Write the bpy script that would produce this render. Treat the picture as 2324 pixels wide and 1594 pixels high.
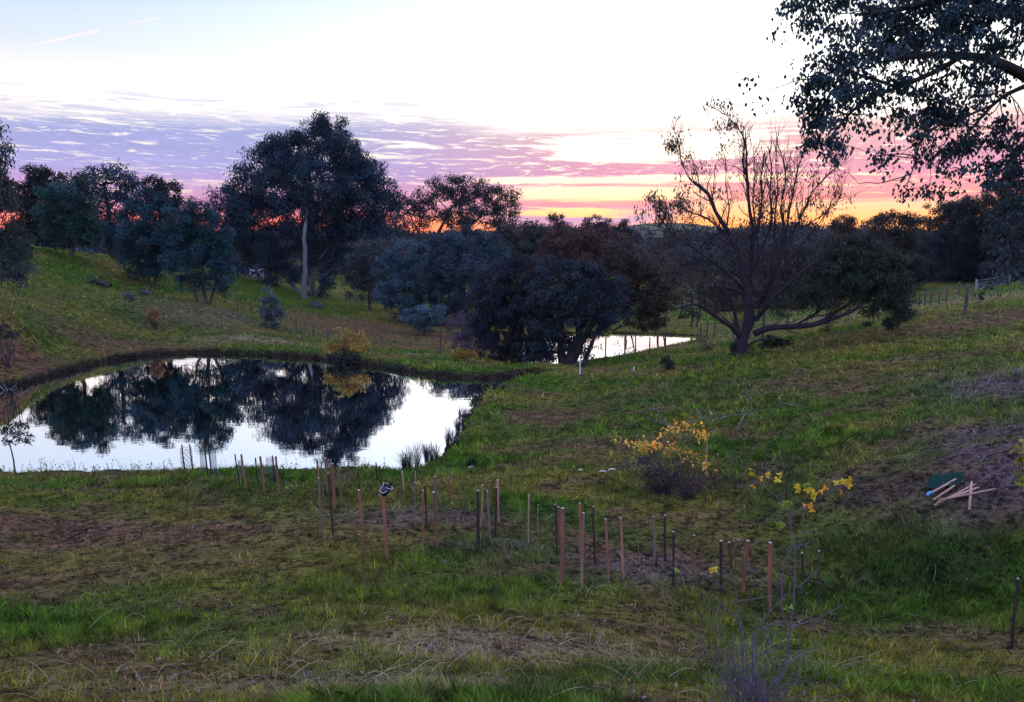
import bpy, math, random
import numpy as np
from math import radians, sin, cos, tan, pi
random.seed(7)
R = np.random.RandomState(11)
SC = bpy.context.scene
for o in list(bpy.data.objects): bpy.data.objects.remove(o)

# ------------------------------------------------------------------ camera
EYE = 6.5                       # metres above the water of the near pond
F = 1678.0                      # focal length in the units of a 2324 x 1594 picture
CX, CY = 1162.0, 797.0
PITCH = radians(8.54)
cam = bpy.data.cameras.new('camera'); camo = bpy.data.objects.new('camera', cam)
SC.collection.objects.link(camo); SC.camera = camo
cam.sensor_width = 36; cam.lens = 36*F/2324; cam.clip_start = 0.05; cam.clip_end = 20000
camo.location = (0, 0, EYE); camo.rotation_euler = (pi/2-PITCH, 0, 0)

# ------------------------------------------------------------------ view
SC.view_settings.view_transform = 'Standard'; SC.view_settings.look = 'None'
SC.view_settings.exposure = 0.25; SC.view_settings.gamma = 1.0
SC.render.engine = 'CYCLES'

# ------------------------------------------------------------------ node helper
class NT:
    def __init__(s, nt): s.nt = nt
    def n(s, t, **k):
        x = s.nt.nodes.new(t)
        for a, b in k.items(): setattr(x, a, b)
        return x
    def link(s, a, b): s.nt.links.new(a, b)
    def put(s, sock, v):
        if isinstance(v, bpy.types.NodeSocket): s.link(v, sock)
        elif v is not None:
            if hasattr(sock.default_value, '__len__') and not hasattr(v, '__len__'): v = (v,)*len(sock.default_value)
            if hasattr(v, '__len__') and len(sock.default_value) == 4 and len(v) == 3: v = tuple(v)+(1,)
            sock.default_value = v
    def m(s, op, a, b=None, c=None, clamp=False):
        x = s.n('ShaderNodeMath', operation=op, use_clamp=clamp)
        s.put(x.inputs[0], a); s.put(x.inputs[1], b)
        if c is not None: s.put(x.inputs[2], c)
        return x.outputs[0]
    def sstep(s, v, a, b, lo=0, hi=1):
        x = s.n('ShaderNodeMapRange', interpolation_type='SMOOTHSTEP')
        s.put(x.inputs[0], v); s.put(x.inputs[1], a); s.put(x.inputs[2], b); s.put(x.inputs[3], lo); s.put(x.inputs[4], hi)
        return x.outputs[0]
    def mix(s, f, a, b, mode='MIX', clamp=False):
        x = s.n('ShaderNodeMix', data_type='RGBA', blend_type=mode); x.clamp_result = clamp
        s.put(x.inputs[0], f); s.put(x.inputs[6], a); s.put(x.inputs[7], b)
        return x.outputs[2]
    def comb(s, x, y, z=0.0):
        c = s.n('ShaderNodeCombineXYZ'); s.put(c.inputs[0], x); s.put(c.inputs[1], y); s.put(c.inputs[2], z); return c.outputs[0]
    def noise(s, vec, scale, detail=4, rough=.55, dist=0.0, w=None):
        x = s.n('ShaderNodeTexNoise')
        if vec is not None: s.link(vec, x.inputs['Vector'])
        x.inputs['Scale'].default_value = scale; x.inputs['Detail'].default_value = detail
        x.inputs['Roughness'].default_value = rough; x.inputs['Distortion'].default_value = dist
        return x.outputs[0]
    def ramp(s, f, stops, interp='LINEAR'):
        x = s.n('ShaderNodeValToRGB'); s.put(x.inputs[0], f); cr = x.color_ramp; cr.interpolation = interp
        while len(cr.elements) > 1: cr.elements.remove(cr.elements[-1])
        cr.elements[0].position = stops[0][0]; cr.elements[0].color = tuple(stops[0][1])+(1,)
        for p, c in stops[1:]:
            e = cr.elements.new(p); e.color = tuple(c)+(1,)
        return x.outputs[0]

def lin(r, g, b):
    f = lambda c: (c/255/12.92) if c <= 10 else ((c/255+.055)/1.055)**2.4
    return (f(r), f(g), f(b))

# ------------------------------------------------------------------ sky
SUN_AZ = 0.36                    # tan of the azimuth of the glow, right of straight ahead
W = bpy.data.worlds.new('World'); SC.world = W; W.use_nodes = True
nt = W.node_tree; nt.nodes.clear(); g = NT(nt)
tc = g.n('ShaderNodeTexCoord'); sx = g.n('ShaderNodeSeparateXYZ'); g.link(tc.outputs['Generated'], sx.inputs[0])
X, Y, Z = sx.outputs
az = g.m('ARCTAN2', X, Y)                              # radians right of the view's heading
hyp = g.m('SQRT', g.m('ADD', g.m('MULTIPLY', X, X), g.m('MULTIPLY', Y, Y)))
E = g.m('DIVIDE', Z, g.m('MAXIMUM', hyp, .02))         # tangent of elevation
E = g.m('MAXIMUM', E, 0.0)
# clear sky: blue to the left, washed out towards the glow
d1 = g.m('SUBTRACT', az, .35)
glow = g.m('EXPONENT', g.m('MULTIPLY', -1.0, g.m('ADD', g.m('MULTIPLY', g.m('MULTIPLY', d1, d1), 2.4), g.m('MULTIPLY', g.m('POWER', g.m('SUBTRACT', E, .08), 2), 11.0))))
upper = g.ramp(g.m('MULTIPLY', E, 1.0), [(0.0, (.95,.70,.62)), (.10, (.98,.82,.72)), (.165, (.90,.80,.75)), (.22, (.56,.63,.75)), (.31, (.34,.52,.78)), (.42, (.40,.58,.95)), (.6, (.80,.97,1.70)), (1.0, (.85,1.03,1.9))])
back = g.ramp(E, [(0.0, (.90,.74,1.05)), (.15, (.95,.85,1.35)), (.4, (.88,.96,1.70)), (1.0, (.85,1.03,1.9))])  # overhead and rear sky, out of view, brightened to light the ground
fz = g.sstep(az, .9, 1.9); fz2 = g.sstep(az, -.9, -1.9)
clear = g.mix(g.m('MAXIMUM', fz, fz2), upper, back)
clear = g.mix(g.m('MULTIPLY', glow, 1.0, clamp=True), clear, (1.38, 1.36, 1.30), 'MIX')
clear = g.mix(1.0, clear, g.mix(glow, (0,0,0), (.25,.25,.22)), 'ADD')
# contrail
def trail(a0, e0, a1, e1, wd, st):
    L = math.hypot(a1-a0, e1-e0); tx, ty = (a1-a0)/L, (e1-e0)/L
    dx = g.m('SUBTRACT', az, a0); dy = g.m('SUBTRACT', E, e0)
    t = g.m('ADD', g.m('MULTIPLY', dx, tx), g.m('MULTIPLY', dy, ty))
    q = g.m('ABSOLUTE', g.m('SUBTRACT', g.m('MULTIPLY', dx, ty), g.m('MULTIPLY', dy, tx)))
    a = g.sstep(q, wd, 0.0); b = g.m('MULTIPLY', g.sstep(t, 0.0, L*.35), g.sstep(t, L*1.02, L*.93))
    return g.m('MULTIPLY', g.m('MULTIPLY', a, b), st)
def ae(px, py):
    v = (CY-py)/F; y = cos(PITCH)+v*sin(PITCH); z = -sin(PITCH)+v*cos(PITCH); u = (px-CX)/F
    return math.atan2(u, y), z/math.hypot(u, y)
a0, e0 = ae(55, 107); a1, e1 = ae(228, 68); tr = trail(a0, e0, a1, e1, .0022, .9)
a0, e0 = ae(285, 56); a1, e1 = ae(360, 40); tr = g.m('ADD', tr, trail(a0, e0, a1, e1, .0018, .55))
clear = g.mix(tr, clear, (1.0, .80, .82))
# cloud sheet: long flat streaks
cv = g.comb(g.m('MULTIPLY', az, 1.0), g.m('MULTIPLY', E, 9.0), 0.0)
cw = g.comb(g.m('MULTIPLY', az, 1.0), g.m('MULTIPLY', g.m('ADD', E, g.m('MULTIPLY', az, .02)), 15.0), 3.3)
n1 = g.noise(cv, 2.4, 4, .55, .25)
n2 = g.noise(cw, 7.5, 6, .68, .5)
n3 = g.noise(cw, 26.0, 3, .6, .3)
tex = g.m('ADD', g.m('ADD', g.m('MULTIPLY', n1, .38), g.m('MULTIPLY', n2, .44)), g.m('MULTIPLY', n3, .18))
# upper edge of the sheet falls away to the right
top = g.ramp(g.m('ADD', g.m('MULTIPLY', az, .5), .5), [(0.2, (.150,)*3), (.36, (.162,)*3), (.44, (.170,)*3), (.50, (.152,)*3), (.56, (.150,)*3), (.62, (.156,)*3), (.75, (.158,)*3)])
edge = g.sstep(g.m('SUBTRACT', top, g.m('ADD', E, g.m('MULTIPLY', g.m('SUBTRACT', n2, .5), .05))), -.010, .030)
lowd = g.sstep(E, .125, .06)                                # denser near the horizon
right = g.sstep(az, -.15, .25)
th = g.m('SUBTRACT', g.m('SUBTRACT', .458, g.m('MULTIPLY', right, .035)), g.m('MULTIPLY', lowd, .035))
body = g.sstep(tex, g.m('SUBTRACT', th, .03), g.m('ADD', th, .035))
# bright bands where the glow breaks through (two long slots) to the right
def slot(e, w, a_lo, a_hi, st, wob=.018):
    ee = g.m('ADD', E, g.m('MULTIPLY', g.m('SUBTRACT', n2, .5), wob))
    b = g.sstep(g.m('ABSOLUTE', g.m('SUBTRACT', ee, e)), w, w*.45)
    c = g.m('MULTIPLY', g.sstep(az, a_lo-.05, a_lo+.03), g.sstep(az, a_hi+.08, a_hi-.04))
    return g.m('MULTIPLY', g.m('MULTIPLY', b, c), st)
s = slot(.0775, .0065, -.03, .30, 1.0)
s = g.m('MAXIMUM', s, slot(.060, .0125, .01, .22, 1.0))
s = g.m('MAXIMUM', s, slot(.036, .0055, .0, .14, 1.0, .03))
hole = g.m('ADD', g.m('ADD', g.m('POWER', g.m('DIVIDE', g.m('SUBTRACT', az, .19), .15), 2), g.m('POWER', g.m('DIVIDE', g.m('SUBTRACT', E, .119), .019), 2)), g.m('MULTIPLY', g.m('SUBTRACT', tex, .5), 9.0))
s = g.m('MAXIMUM', s, g.m('MULTIPLY', g.sstep(hole, 1.25, .75), .97))
s = g.m('MAXIMUM', s, slot(.036, .015, .24, .75, .65, .03))
n4 = g.noise(g.comb(g.m('MULTIPLY', az, 1.0), g.m('MULTIPLY', E, 11.0), 9.0), 11.0, 4, .6, .6)
scat = g.m('MULTIPLY', g.sstep(n4, .52, .60), g.sstep(g.m('SUBTRACT', g.m('ADD', top, .016), E), -.012, .012))
n5 = g.noise(g.comb(g.m('MULTIPLY', az, 1.0), g.m('MULTIPLY', E, 7.5), 4.0), 30.0, 4, .65, .5)
body = g.m('MULTIPLY', body, g.m('SUBTRACT', 1.0, g.m('MULTIPLY', g.m('MULTIPLY', g.sstep(n5, .55, .66), g.sstep(E, .045, .085)), .8)))
cl = g.m('MULTIPLY', g.m('MAXIMUM', g.m('MULTIPLY', body, edge), g.m('MULTIPLY', scat, .55)), g.m('SUBTRACT', 1.0, s))
shade_l = g.ramp(E, [(.012, (.80,.24,.34)), (.05, (.60,.26,.50)), (.085, (.34,.32,.66)), (.15, (.27,.33,.63))])
shade_r = g.ramp(E, [(.012, (.60,.38,.54)), (.03, (.54,.34,.58)), (.05, (.82,.27,.30)), (.085, (.62,.24,.42)), (.15, (.70,.42,.42))])
shade = g.mix(g.sstep(az, -.32, .20), shade_l, shade_r)
fine = g.m('ADD', .62, g.m('ADD', g.m('MULTIPLY', n3, .30), g.m('MULTIPLY', n2, .46)))
shade = g.mix(1.0, shade, g.comb(fine, fine, fine), 'MULTIPLY')
# gaps in the sheet: cream on the left, yellow near the glow
gl = g.ramp(E, [(.0, (1.0,.30,.12)), (.02, (1.1,.42,.20)), (.045, (.98,.66,.56)), (.09, (.95,.84,.76)), (.16, (1.0,.93,.88))])
gr = g.ramp(E, [(.0, (1.25,.34,.06)), (.015, (1.4,.52,.10)), (.035, (1.40,.76,.26)), (.06, (1.35,.95,.55)), (.09, (1.35,1.05,.80)), (.16, (1.3,1.25,1.2))])
gap = g.mix(g.sstep(az, -.25, .12), gl, gr)
base = g.mix(g.sstep(g.m('SUBTRACT', top, E), -.02, .02), clear, gap)
front = g.mix(g.m('MULTIPLY', cl, .95), base, shade)
# red-orange rim of sky along the horizon
rim = g.m('MULTIPLY', g.sstep(g.m('ADD', E, g.m('MULTIPLY', g.sstep(g.m('ABSOLUTE', g.m('SUBTRACT', az, .08)), .16, .05), .020)), .046, .018), g.sstep(az, 1.1, .7))
rim = g.m('MULTIPLY', rim, g.sstep(az, -1.1, -.7))
front = g.mix(g.m('MULTIPLY', rim, .95), front, g.mix(g.sstep(az, -.30, .25), (1.25,.20,.05), (1.7,.62,.08)))
frontmask = g.m('MULTIPLY', g.sstep(az, 1.7, 1.0), g.sstep(az, -1.7, -1.0))
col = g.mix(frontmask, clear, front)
nis = g.n('ShaderNodeTexSky', sky_type='NISHITA'); nis.sun_disc = False
nis.sun_elevation = radians(1.0); nis.sun_rotation = math.atan(SUN_AZ)
nb = g.mix(1.0, nis.outputs[0], (.012,.012,.012), 'MULTIPLY')
col = g.mix(1.0, col, nb, 'ADD')
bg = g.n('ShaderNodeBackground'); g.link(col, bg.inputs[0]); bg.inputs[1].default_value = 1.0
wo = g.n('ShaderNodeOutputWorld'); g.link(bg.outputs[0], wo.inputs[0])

# ------------------------------------------------------------------ sun: a last weak orange light through the cloud
sd = bpy.data.lights.new('sun', 'SUN'); so = bpy.data.objects.new('sun', sd); SC.collection.objects.link(so)
sd.energy = 0.9; sd.angle = radians(4); sd.color = (1, .42, .16)
a = math.atan(SUN_AZ)
so.rotation_euler = (-(pi/2-radians(3.0)), 0, -a); so.location = (30, 80, 40)

# ------------------------------------------------------------------ unprojection (picture place at a real distance)
def ratio(py):
    v = (CY-np.asarray(py, float))/F
    return (sin(PITCH)-v*cos(PITCH))/(cos(PITCH)+v*sin(PITCH))
def at(px, py, Yd):
    v = (CY-py)/F; u = (px-CX)/F; y = cos(PITCH)+v*sin(PITCH); z = -sin(PITCH)+v*cos(PITCH)
    return np.array([u/y*Yd, Yd, EYE+z/y*Yd])
def onz(px, py, zw):
    return at(px, py, (EYE-zw)/ratio(py))
P = .9297                         # 2500-wide picture to 2324-wide
# ------------------------------------------------------------------ numpy noise
def _h(ix, iy, s):
    n = (ix.astype(np.int64)*374761393 + iy.astype(np.int64)*668265263 + s*2147483647) & 0xffffffff
    n = ((n ^ (n >> 13))*1274126177) & 0xffffffff
    return ((n ^ (n >> 16)) & 0xffff)/65535.0
def vn(x, y, s=0):
    x = np.asarray(x, float); y = np.asarray(y, float)
    ix = np.floor(x); iy = np.floor(y); fx = x-ix; fy = y-iy
    fx = fx*fx*(3-2*fx); fy = fy*fy*(3-2*fy)
    a = _h(ix, iy, s); b = _h(ix+1, iy, s); c = _h(ix, iy+1, s); d = _h(ix+1, iy+1, s)
    return a+(b-a)*fx+(c-a)*fy+(a-b-c+d)*fx*fy
def fbm(x, y, s=0, o=4):
    t = 0; a = .5; n = 0
    for k in range(o):
        t = t+a*vn(x, y, s+k*17); n += a; a *= .5; x = x*2.03+5.1; y = y*2.03+1.7
    return t/n
def ss(v, a, b):
    t = np.clip((v-a)/(b-a), 0, 1); return t*t*(3-2*t)

# ------------------------------------------------------------------ pond outlines in metres
def poly_world(pts, zw): return np.array([onz(a, b, zw)[:2] for a, b in pts])
POND_Z, FAR_Z = 0.0, -1.2
shore = poly_world([(0,890),(60,872),(130,853),(230,824),(330,808),(440,802),(560,806),(700,813),(760,822),(850,832),(950,850),(1040,860),(1130,861),(1225,851),(1238,855),(1180,868),(1125,884),(1085,905),(1058,945),(1043,975),(1030,1005),(1005,1035),(960,1058),(905,1074)], 0.0)
near = np.array([(-3.6, 20.35), (-5.5, 20.4), (-9, 20.3), (-14, 20.0), (-19, 20.5), (-24, 22.5), (-27, 26), (-26.5, 30)])
pond = np.vstack([shore, near])
farp = poly_world([(1255,757),(1330,757),(1420,757),(1500,759),(1592,763),(1598,768),(1540,782),(1470,795),(1400,812),(1330,820),(1290,829),(1240,836),(1190,838),(1175,800),(1190,770)], FAR_Z)
def smooth_poly(p, n=3):
    for _ in range(n):
        q = np.roll(p, -1, 0); p = np.stack([.75*p+.25*q, .25*p+.75*q], 1).reshape(-1, 2)
    return p
pond = smooth_poly(pond, 2); farp = smooth_poly(farp, 2)
def sdist(x, y, poly):
    """signed distance to a closed outline, negative inside"""
    x = np.asarray(x, float).ravel(); y = np.asarray(y, float).ravel()
    best = np.full(x.shape, 1e9); ins = np.zeros(x.shape, bool)
    for i in range(len(poly)):
        ax, ay = poly[i-1]; bx, by = poly[i]
        dx, dy = bx-ax, by-ay; L = dx*dx+dy*dy+1e-9
        t = np.clip(((x-ax)*dx+(y-ay)*dy)/L, 0, 1)
        best = np.minimum(best, (x-ax-t*dx)**2+(y-ay-t*dy)**2)
        c = ((ay > y) != (by > y))
        with np.errstate(divide='ignore', invalid='ignore'):
            ins ^= c & (x < (bx-ax)*(y-ay)/(by-ay+1e-12)+ax)
    d = np.sqrt(best); return np.where(ins, -d, d)

# ------------------------------------------------------------------ terrain: places seen in the picture with their distance
CP = []
def cp(px, py, Yd): CP.append(at(px, py, Yd))
for c in [(1162,1594,5.6),(600,1594,5.6),(0,1594,5.8),(1740,1594,6.0),(2324,1594,6.4),(800,1400,8.8),(200,1400,9.2),(1250,1400,9.4),(1740,1400,10.5),
          (2250,1400,10.2),(820,1280,12),(300,1280,11.8),(0,1250,12.6),(1270,1320,11.6),(1560,1320,11.8),(2000,1280,12.0),(2324,1250,11.6),(600,1180,14.4),(100,1160,14.8),
          (1000,1230,13),(1200,1150,15.5),(1500,1180,14.6),(1750,1180,14.2),(2000,1150,13.6),(2200,1150,13.0),(1060,1090,17.4),(1300,1080,18),
          (1500,1110,17),(1800,1050,16.8),(2100,1030,15.8),(2324,1000,14),(1150,1000,22.2),(1300,1000,22),(1500,950,23.5),(1700,950,22.0),(1900,1000,18.2),(2324,850,20),(1250,930,27),
          (1900,850,26),(1500,850,31),(1250,880,31.5),(1700,850,27.5),(2100,850,24),(1680,800,36),(1800,775,36),(1950,745,37),(2100,730,36),(2190,715,36),(2324,690,37),(2324,760,30),(1900,800,30),
          (1400,830,38),(1316,850,35),(1500,815,40.5),(1600,790,45),(1700,765,45),(1700,740,60),(1850,715,62),(2200,690,46),(2324,655,55),(2200,668,62),(2100,690,82),(2250,650,92),(2150,665,95),(2324,645,95),
          (1500,742,66),(1400,818,46),(1400,821,43),(1470,803,49.5),(1470,806,46),(1540,789,52.5),(1540,792,49),(1596,774,55.5),(1330,828,45),(1650,730,72),(1250,848,39),(1280,842,42.5),(1330,830,43.5),
          (0,700,38),(0,780,33.5),(0,850,32),(80,565,62),(0,556,60),(100,700,44),(100,780,38.5),(250,600,64),(230,650,55),(330,650,60),(460,690,54),(300,700,50),(300,750,46),(200,800,38.5),
          (400,720,50),(400,775,44),(540,705,60),(568,715,58),(600,760,46.5),(540,660,76),(640,655,84),(615,745,52),(697,670,85),(712,770,52),(700,800,43),(850,700,76),(850,760,56),(900,815,39.6),(1050,818,39.6),(900,790,43),
          (1000,800,45),(1000,840,37.6),(1100,850,38.2),(1180,845,39),(950,750,62),(1100,790,52),(430,600,90),(585,634,98),(700,600,150),(160,575,70)]: cp(*c)
CP = [tuple(c) for c in CP]
CP += [(-1.5,18.9,.62),(-5,19.0,.60),(-9,18.9,.58),(-13,18.7,.60),(-18,19.2,.7),(0,0,4.9),(-8,0,4.9),(8,0,5.0),(-20,4,4.2),(22,6,4.6),(-25,14,2.2),(20,14,3.3),(-30,20,1.0),(-32,32,1.8),(-40,45,5.2),(26,26,3.5),(30,38,3.4),(40,60,3.0),
       (0,-30,6.0),(-30,-30,6),(30,-30,6),(-60,20,4),(60,20,5),(-60,62,7.5),(-75,90,5),(-40,100,1.5),(0,110,-1.5),(40,120,0.0),(80,110,1.5),(90,50,3.5),(-30,140,-2),(30,150,-1.5),(0,180,-2),(-90,150,0),(100,180,0),(3,76,-1.2),(12,85,-1.3),(25,90,-1.0)]
CP = np.array(CP)
def tps_fit(c, lam=.6):
    d = np.hypot(c[:, None, 0]-c[None, :, 0], c[:, None, 1]-c[None, :, 1]); K = np.where(d > 0, d*d*np.log(d+1e-9), 0)+lam*np.eye(len(c))
    Pm = np.c_[np.ones(len(c)), c[:, :2]]; A = np.zeros((len(c)+3,)*2); A[:len(c), :len(c)] = K; A[:len(c), len(c):] = Pm; A[len(c):, :len(c)] = Pm.T
    return np.linalg.solve(A, np.r_[c[:, 2], 0, 0, 0])
CPW = tps_fit(CP)
def tps(x, y):
    out = np.empty(len(x))
    for i in range(0, len(x), 20000):
        a = x[i:i+20000, None]-CP[None, :, 0]; b = y[i:i+20000, None]-CP[None, :, 1]; d2 = a*a+b*b
        out[i:i+20000] = (.5*d2*np.log(d2+1e-9))@CPW[:len(CP)]+CPW[-3]+CPW[-2]*x[i:i+20000]+CPW[-1]*y[i:i+20000]
    return out
def far_hills(x, y):
    r = np.hypot(x, y); a = np.arctan2(x, y)
    h = 6.5+(r*(.006+.010*fbm(a*5+3, a*0+1, 5, 4)+.010*np.exp(-((a-.20)/.07)**2)))
    return h
def terrain(x, y):
    sh = np.shape(x); x = np.asarray(x, float).ravel(); y = np.asarray(y, float).ravel()
    r = np.hypot(x, y-40)
    k = np.minimum(1, 130/np.maximum(r, 1))
    z = tps(x*k, 40+(y-40)*k)
    z = z*(1-ss(r, 130, 260))+(-2+3*fbm(x/60, y/60, 3))*ss(r, 130, 260)
    z = z+(far_hills(x, y)-z)*ss(np.hypot(x, y), 700, 2500)
    z = z+(fbm(x/1.7, y/1.7, 9, 3)-.5)*.16*ss(r, 400, 60)+(fbm(x*2.2, y*2.2, 21, 3)-.5)*.07*ss(r, 90, 40)
    # low cropped terraces worn across the right-hand slope
    tx = ss(x, 2, 7)*ss(y, 48, 36)*ss(y, 12, 16)
    z = z+tx*.05*np.sin((y*1.15-x*.35+1.2*fbm(x/2, y/2, 4, 2))*4.0)
    # the near pond's basin with its low cut bank
    m = r < 90
    d = np.full(x.shape, 50.0); d[m] = sdist(x[m], y[m], pond)
    edge = d+(fbm(x*1.6, y*1.6, 31, 3)-.5)*.55
    far = ss(y, 27, 31)                                    # the far side has a cut bank, the near one a soft edge
    bank = np.where(edge > 0, .07+(.16+.10*far)*ss(edge, 0, .35+.6*(1-far)), -np.minimum(.06-edge*.6, 1.6))
    w = ss(edge, .2, 4.5)
    z = np.where(edge > 0, bank*(1-w)+np.maximum(z, .16-4*ss(edge, 1.5, 9))*w, bank)
    d2 = np.full(x.shape, 50.0); d2[m] = sdist(x[m], y[m], farp)
    e2 = d2+(fbm(x*1.2, y*1.2, 33, 3)-.5)*.5
    b2 = np.where(e2 > 0, FAR_Z+.05+.28*ss(e2, 0, 1.2), FAR_Z-np.minimum(.06-e2*.6, 1.6))
    w2 = ss(e2, .5, 3.5); nearp2 = e2 < 3.5
    z = np.where(nearp2 & (d > .3), np.where(e2 > 0, b2*(1-w2)+np.maximum(z, FAR_Z+.3)*w2, b2), np.where((d > 2) & (y > 30), np.maximum(z, FAR_Z+.15), z))
    return z.reshape(sh)
def T(x, y): return float(terrain(np.array([x]), np.array([y]))[0])
_ys = np.r_[np.arange(4, 60, .15), np.arange(60, 260, .8)]
def hit(px, py):
    """first ground point along the sight line of a picture place"""
    v = (CY-py)/F; u = (px-CX)/F; y = cos(PITCH)+v*sin(PITCH); z = -sin(PITCH)+v*cos(PITCH)
    xs = u/y*_ys; zs = EYE+z/y*_ys; t = terrain(xs, _ys); k = np.argmax(t > zs)
    if not (t > zs).any(): k = len(_ys)-1
    return np.array([xs[k], _ys[k], t[k]])

# ------------------------------------------------------------------ ground colour (what grows where, plus painted shade between tufts)
GREEN = np.array([.060,.120,.010]); OLIVE = np.array([.165,.150,.024]); BROWN = np.array([.165,.088,.050]); LITTER = np.array([.165,.110,.115])
STRAW = np.array([.26,.19,.10]); MUD = np.array([.085,.055,.040]); DEEP = np.array([.030,.058,.010])
def blob(x, y, px, py, rx, ry):
    c = hit(px, py); return np.exp(-(((x-c[0])/rx)**2+((y-c[1])/ry)**2))
_zones = [(BROWN,80,1215,2.6,1.0,1.0),(BROWN,330,1290,1.4,.5,.8),(BROWN,0,1330,1.2,.6,.9),(BROWN,500,1220,2.2,.8,.75),(STRAW,1150,1470,2.0,.55,.85),(STRAW,900,1560,1.2,.35,.7),(STRAW,330,1560,1.0,.3,.4),
          (BROWN,1450,1260,1.8,.8,.85),(LITTER,1480,1300,1.3,.6,.5),(BROWN,1000,1190,2.0,.6,.6),(LITTER,930,1170,2.0,.5,.5),
          (LITTER,2290,1010,1.2,2.2,1.0),(LITTER,2345,880,1.5,3.0,.9),(LITTER,2200,1120,1.5,.8,.8),(BROWN,2080,1000,1.2,.6,.5),(BROWN,1900,930,1.6,.5,.4),(BROWN,2200,800,3.0,.8,.7),(BROWN,2000,770,3.5,.8,.5),(MUD,1960,1110,1.7,.8,.9),(MUD,1650,1085,1.6,.9,.8),(BROWN,2050,860,3.0,1.6,.55),(BROWN,1400,900,2.5,1.0,.4),
          (BROWN,1260,950,1.7,1.6,.8),(BROWN,1380,1010,2.0,.8,.8),(BROWN,2250,720,4.5,2.0,.8),(BROWN,1750,880,3.0,1.2,.5),(BROWN,60,830,5,2.2,1.0),(BROWN,330,790,6,2.0,.9),(BROWN,450,740,7,1.6,.55),
          (STRAW,575,770,3.2,.8,.9),(BROWN,900,760,7,5.5,.9),(BROWN,760,735,5,4,.8),(BROWN,1000,790,5,3,.8),(STRAW,980,805,3.4,.5,.35),(LITTER,430,700,5,3,.75),(STRAW,1950,715,10,6,.55),(LITTER,1130,1240,1.4,.4,.4),
          (DEEP,2120,1300,1.8,.6,.95),(DEEP,1950,1230,1.5,.5,.7),(DEEP,640,1120,3,1.5,.5),(DEEP,1650,1370,1.4,.5,.5),(DEEP,320,725,3,.9,.7),(DEEP,1850,790,4.5,1.0,.7),(GREEN,850,1340,1.6,.7,.8),(GREEN,620,665,6,8,.9),(GREEN,140,640,9,7,.6),
          (GREEN,900,822,6,.7,1.0),(GREEN,690,790,6,1.2,.8),(OLIVE,500,720,8,2,.3)]
_zones = [(z[0], hit(z[1], z[2]), z[3], z[4], z[5]) for z in _zones]
def ground_col(x, y):
    n = fbm(x/3.2, y/2.2, 41, 4); n2 = fbm(x*.9+7, y*1.3, 43, 4); n3 = fbm(x*4, y*4, 47, 3)
    a = ss(n, .38, .66)[..., None]; c = GREEN*(1-a)+OLIVE*a
    b = (ss(n2, .54, .74)*.62)[..., None]; c = c*(1-b)+BROWN*b
    nn = ss(fbm(x*1.3, y*1.5, 51, 4), .22, .60)
    for colr, h, rx, ry, k in _zones:
        w = np.exp(-(((x-h[0])/rx)**2+((y-h[1])/ry)**2)*1.0)*1.5
        w = (np.clip(w, 0, 1)*k*(.35+.65*nn))[..., None]; c = c*(1-w)+colr*w
    c = c*(.45+1.1*n3)[..., None]  # dark end of this noise paints shade between the tufts
    return c
def richness(c):  # how grassy a place is from its colour
    return np.clip((c[..., 1]-c[..., 0]*.82)/np.maximum(c.sum(-1), 1e-4)*7+.1, 0.08, 1)

# ------------------------------------------------------------------ mesh building
COL = SC.collection
def mesh_np(name, V, loops, starts, mat, cols=None, smooth=False):
    me = bpy.data.meshes.new(name)
    V = np.asarray(V, np.float32); loops = np.asarray(loops, np.int32).ravel(); starts = np.asarray(starts, np.int32)
    me.vertices.add(len(V)); me.vertices.foreach_set('co', V.ravel())
    me.loops.add(len(loops)); me.loops.foreach_set('vertex_index', loops)
    me.polygons.add(len(starts)); me.polygons.foreach_set('loop_start', starts)
    if smooth: me.polygons.foreach_set('use_smooth', np.ones(len(starts), bool))
    me.update(calc_edges=True); me.validate()
    if cols is not None:
        at_ = me.color_attributes.new('col', 'FLOAT_COLOR', 'POINT')
        c4 = np.ones((len(V), 4), np.float32); c4[:, :3] = cols; at_.data.foreach_set('color', c4.ravel())
    if mat: me.materials.append(mat)
    return me
def quads(name, V, Q, mat, cols=None, smooth=False):
    Q = np.asarray(Q, np.int32); k = Q.shape[1]
    return mesh_np(name, V, Q, np.arange(len(Q))*k, mat, cols, smooth)
def link(name, me, parent=None, loc=None):
    o = bpy.data.objects.new(name, me); COL.objects.link(o)
    if parent: o.parent = parent
    if loc is not None: o.location = loc
    return o
def tag(o, label=None, cat=None, group=None, kind=None):
    if label: o['label'] = label
    if cat: o['category'] = cat
    if group: o['group'] = group
    if kind: o['kind'] = kind
    return o
def root(name, loc, label, cat, group=None):
    o = bpy.data.objects.new(name, None); COL.objects.link(o); o.location = loc; o.empty_display_size = .2
    return tag(o, label, cat, group)

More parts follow.
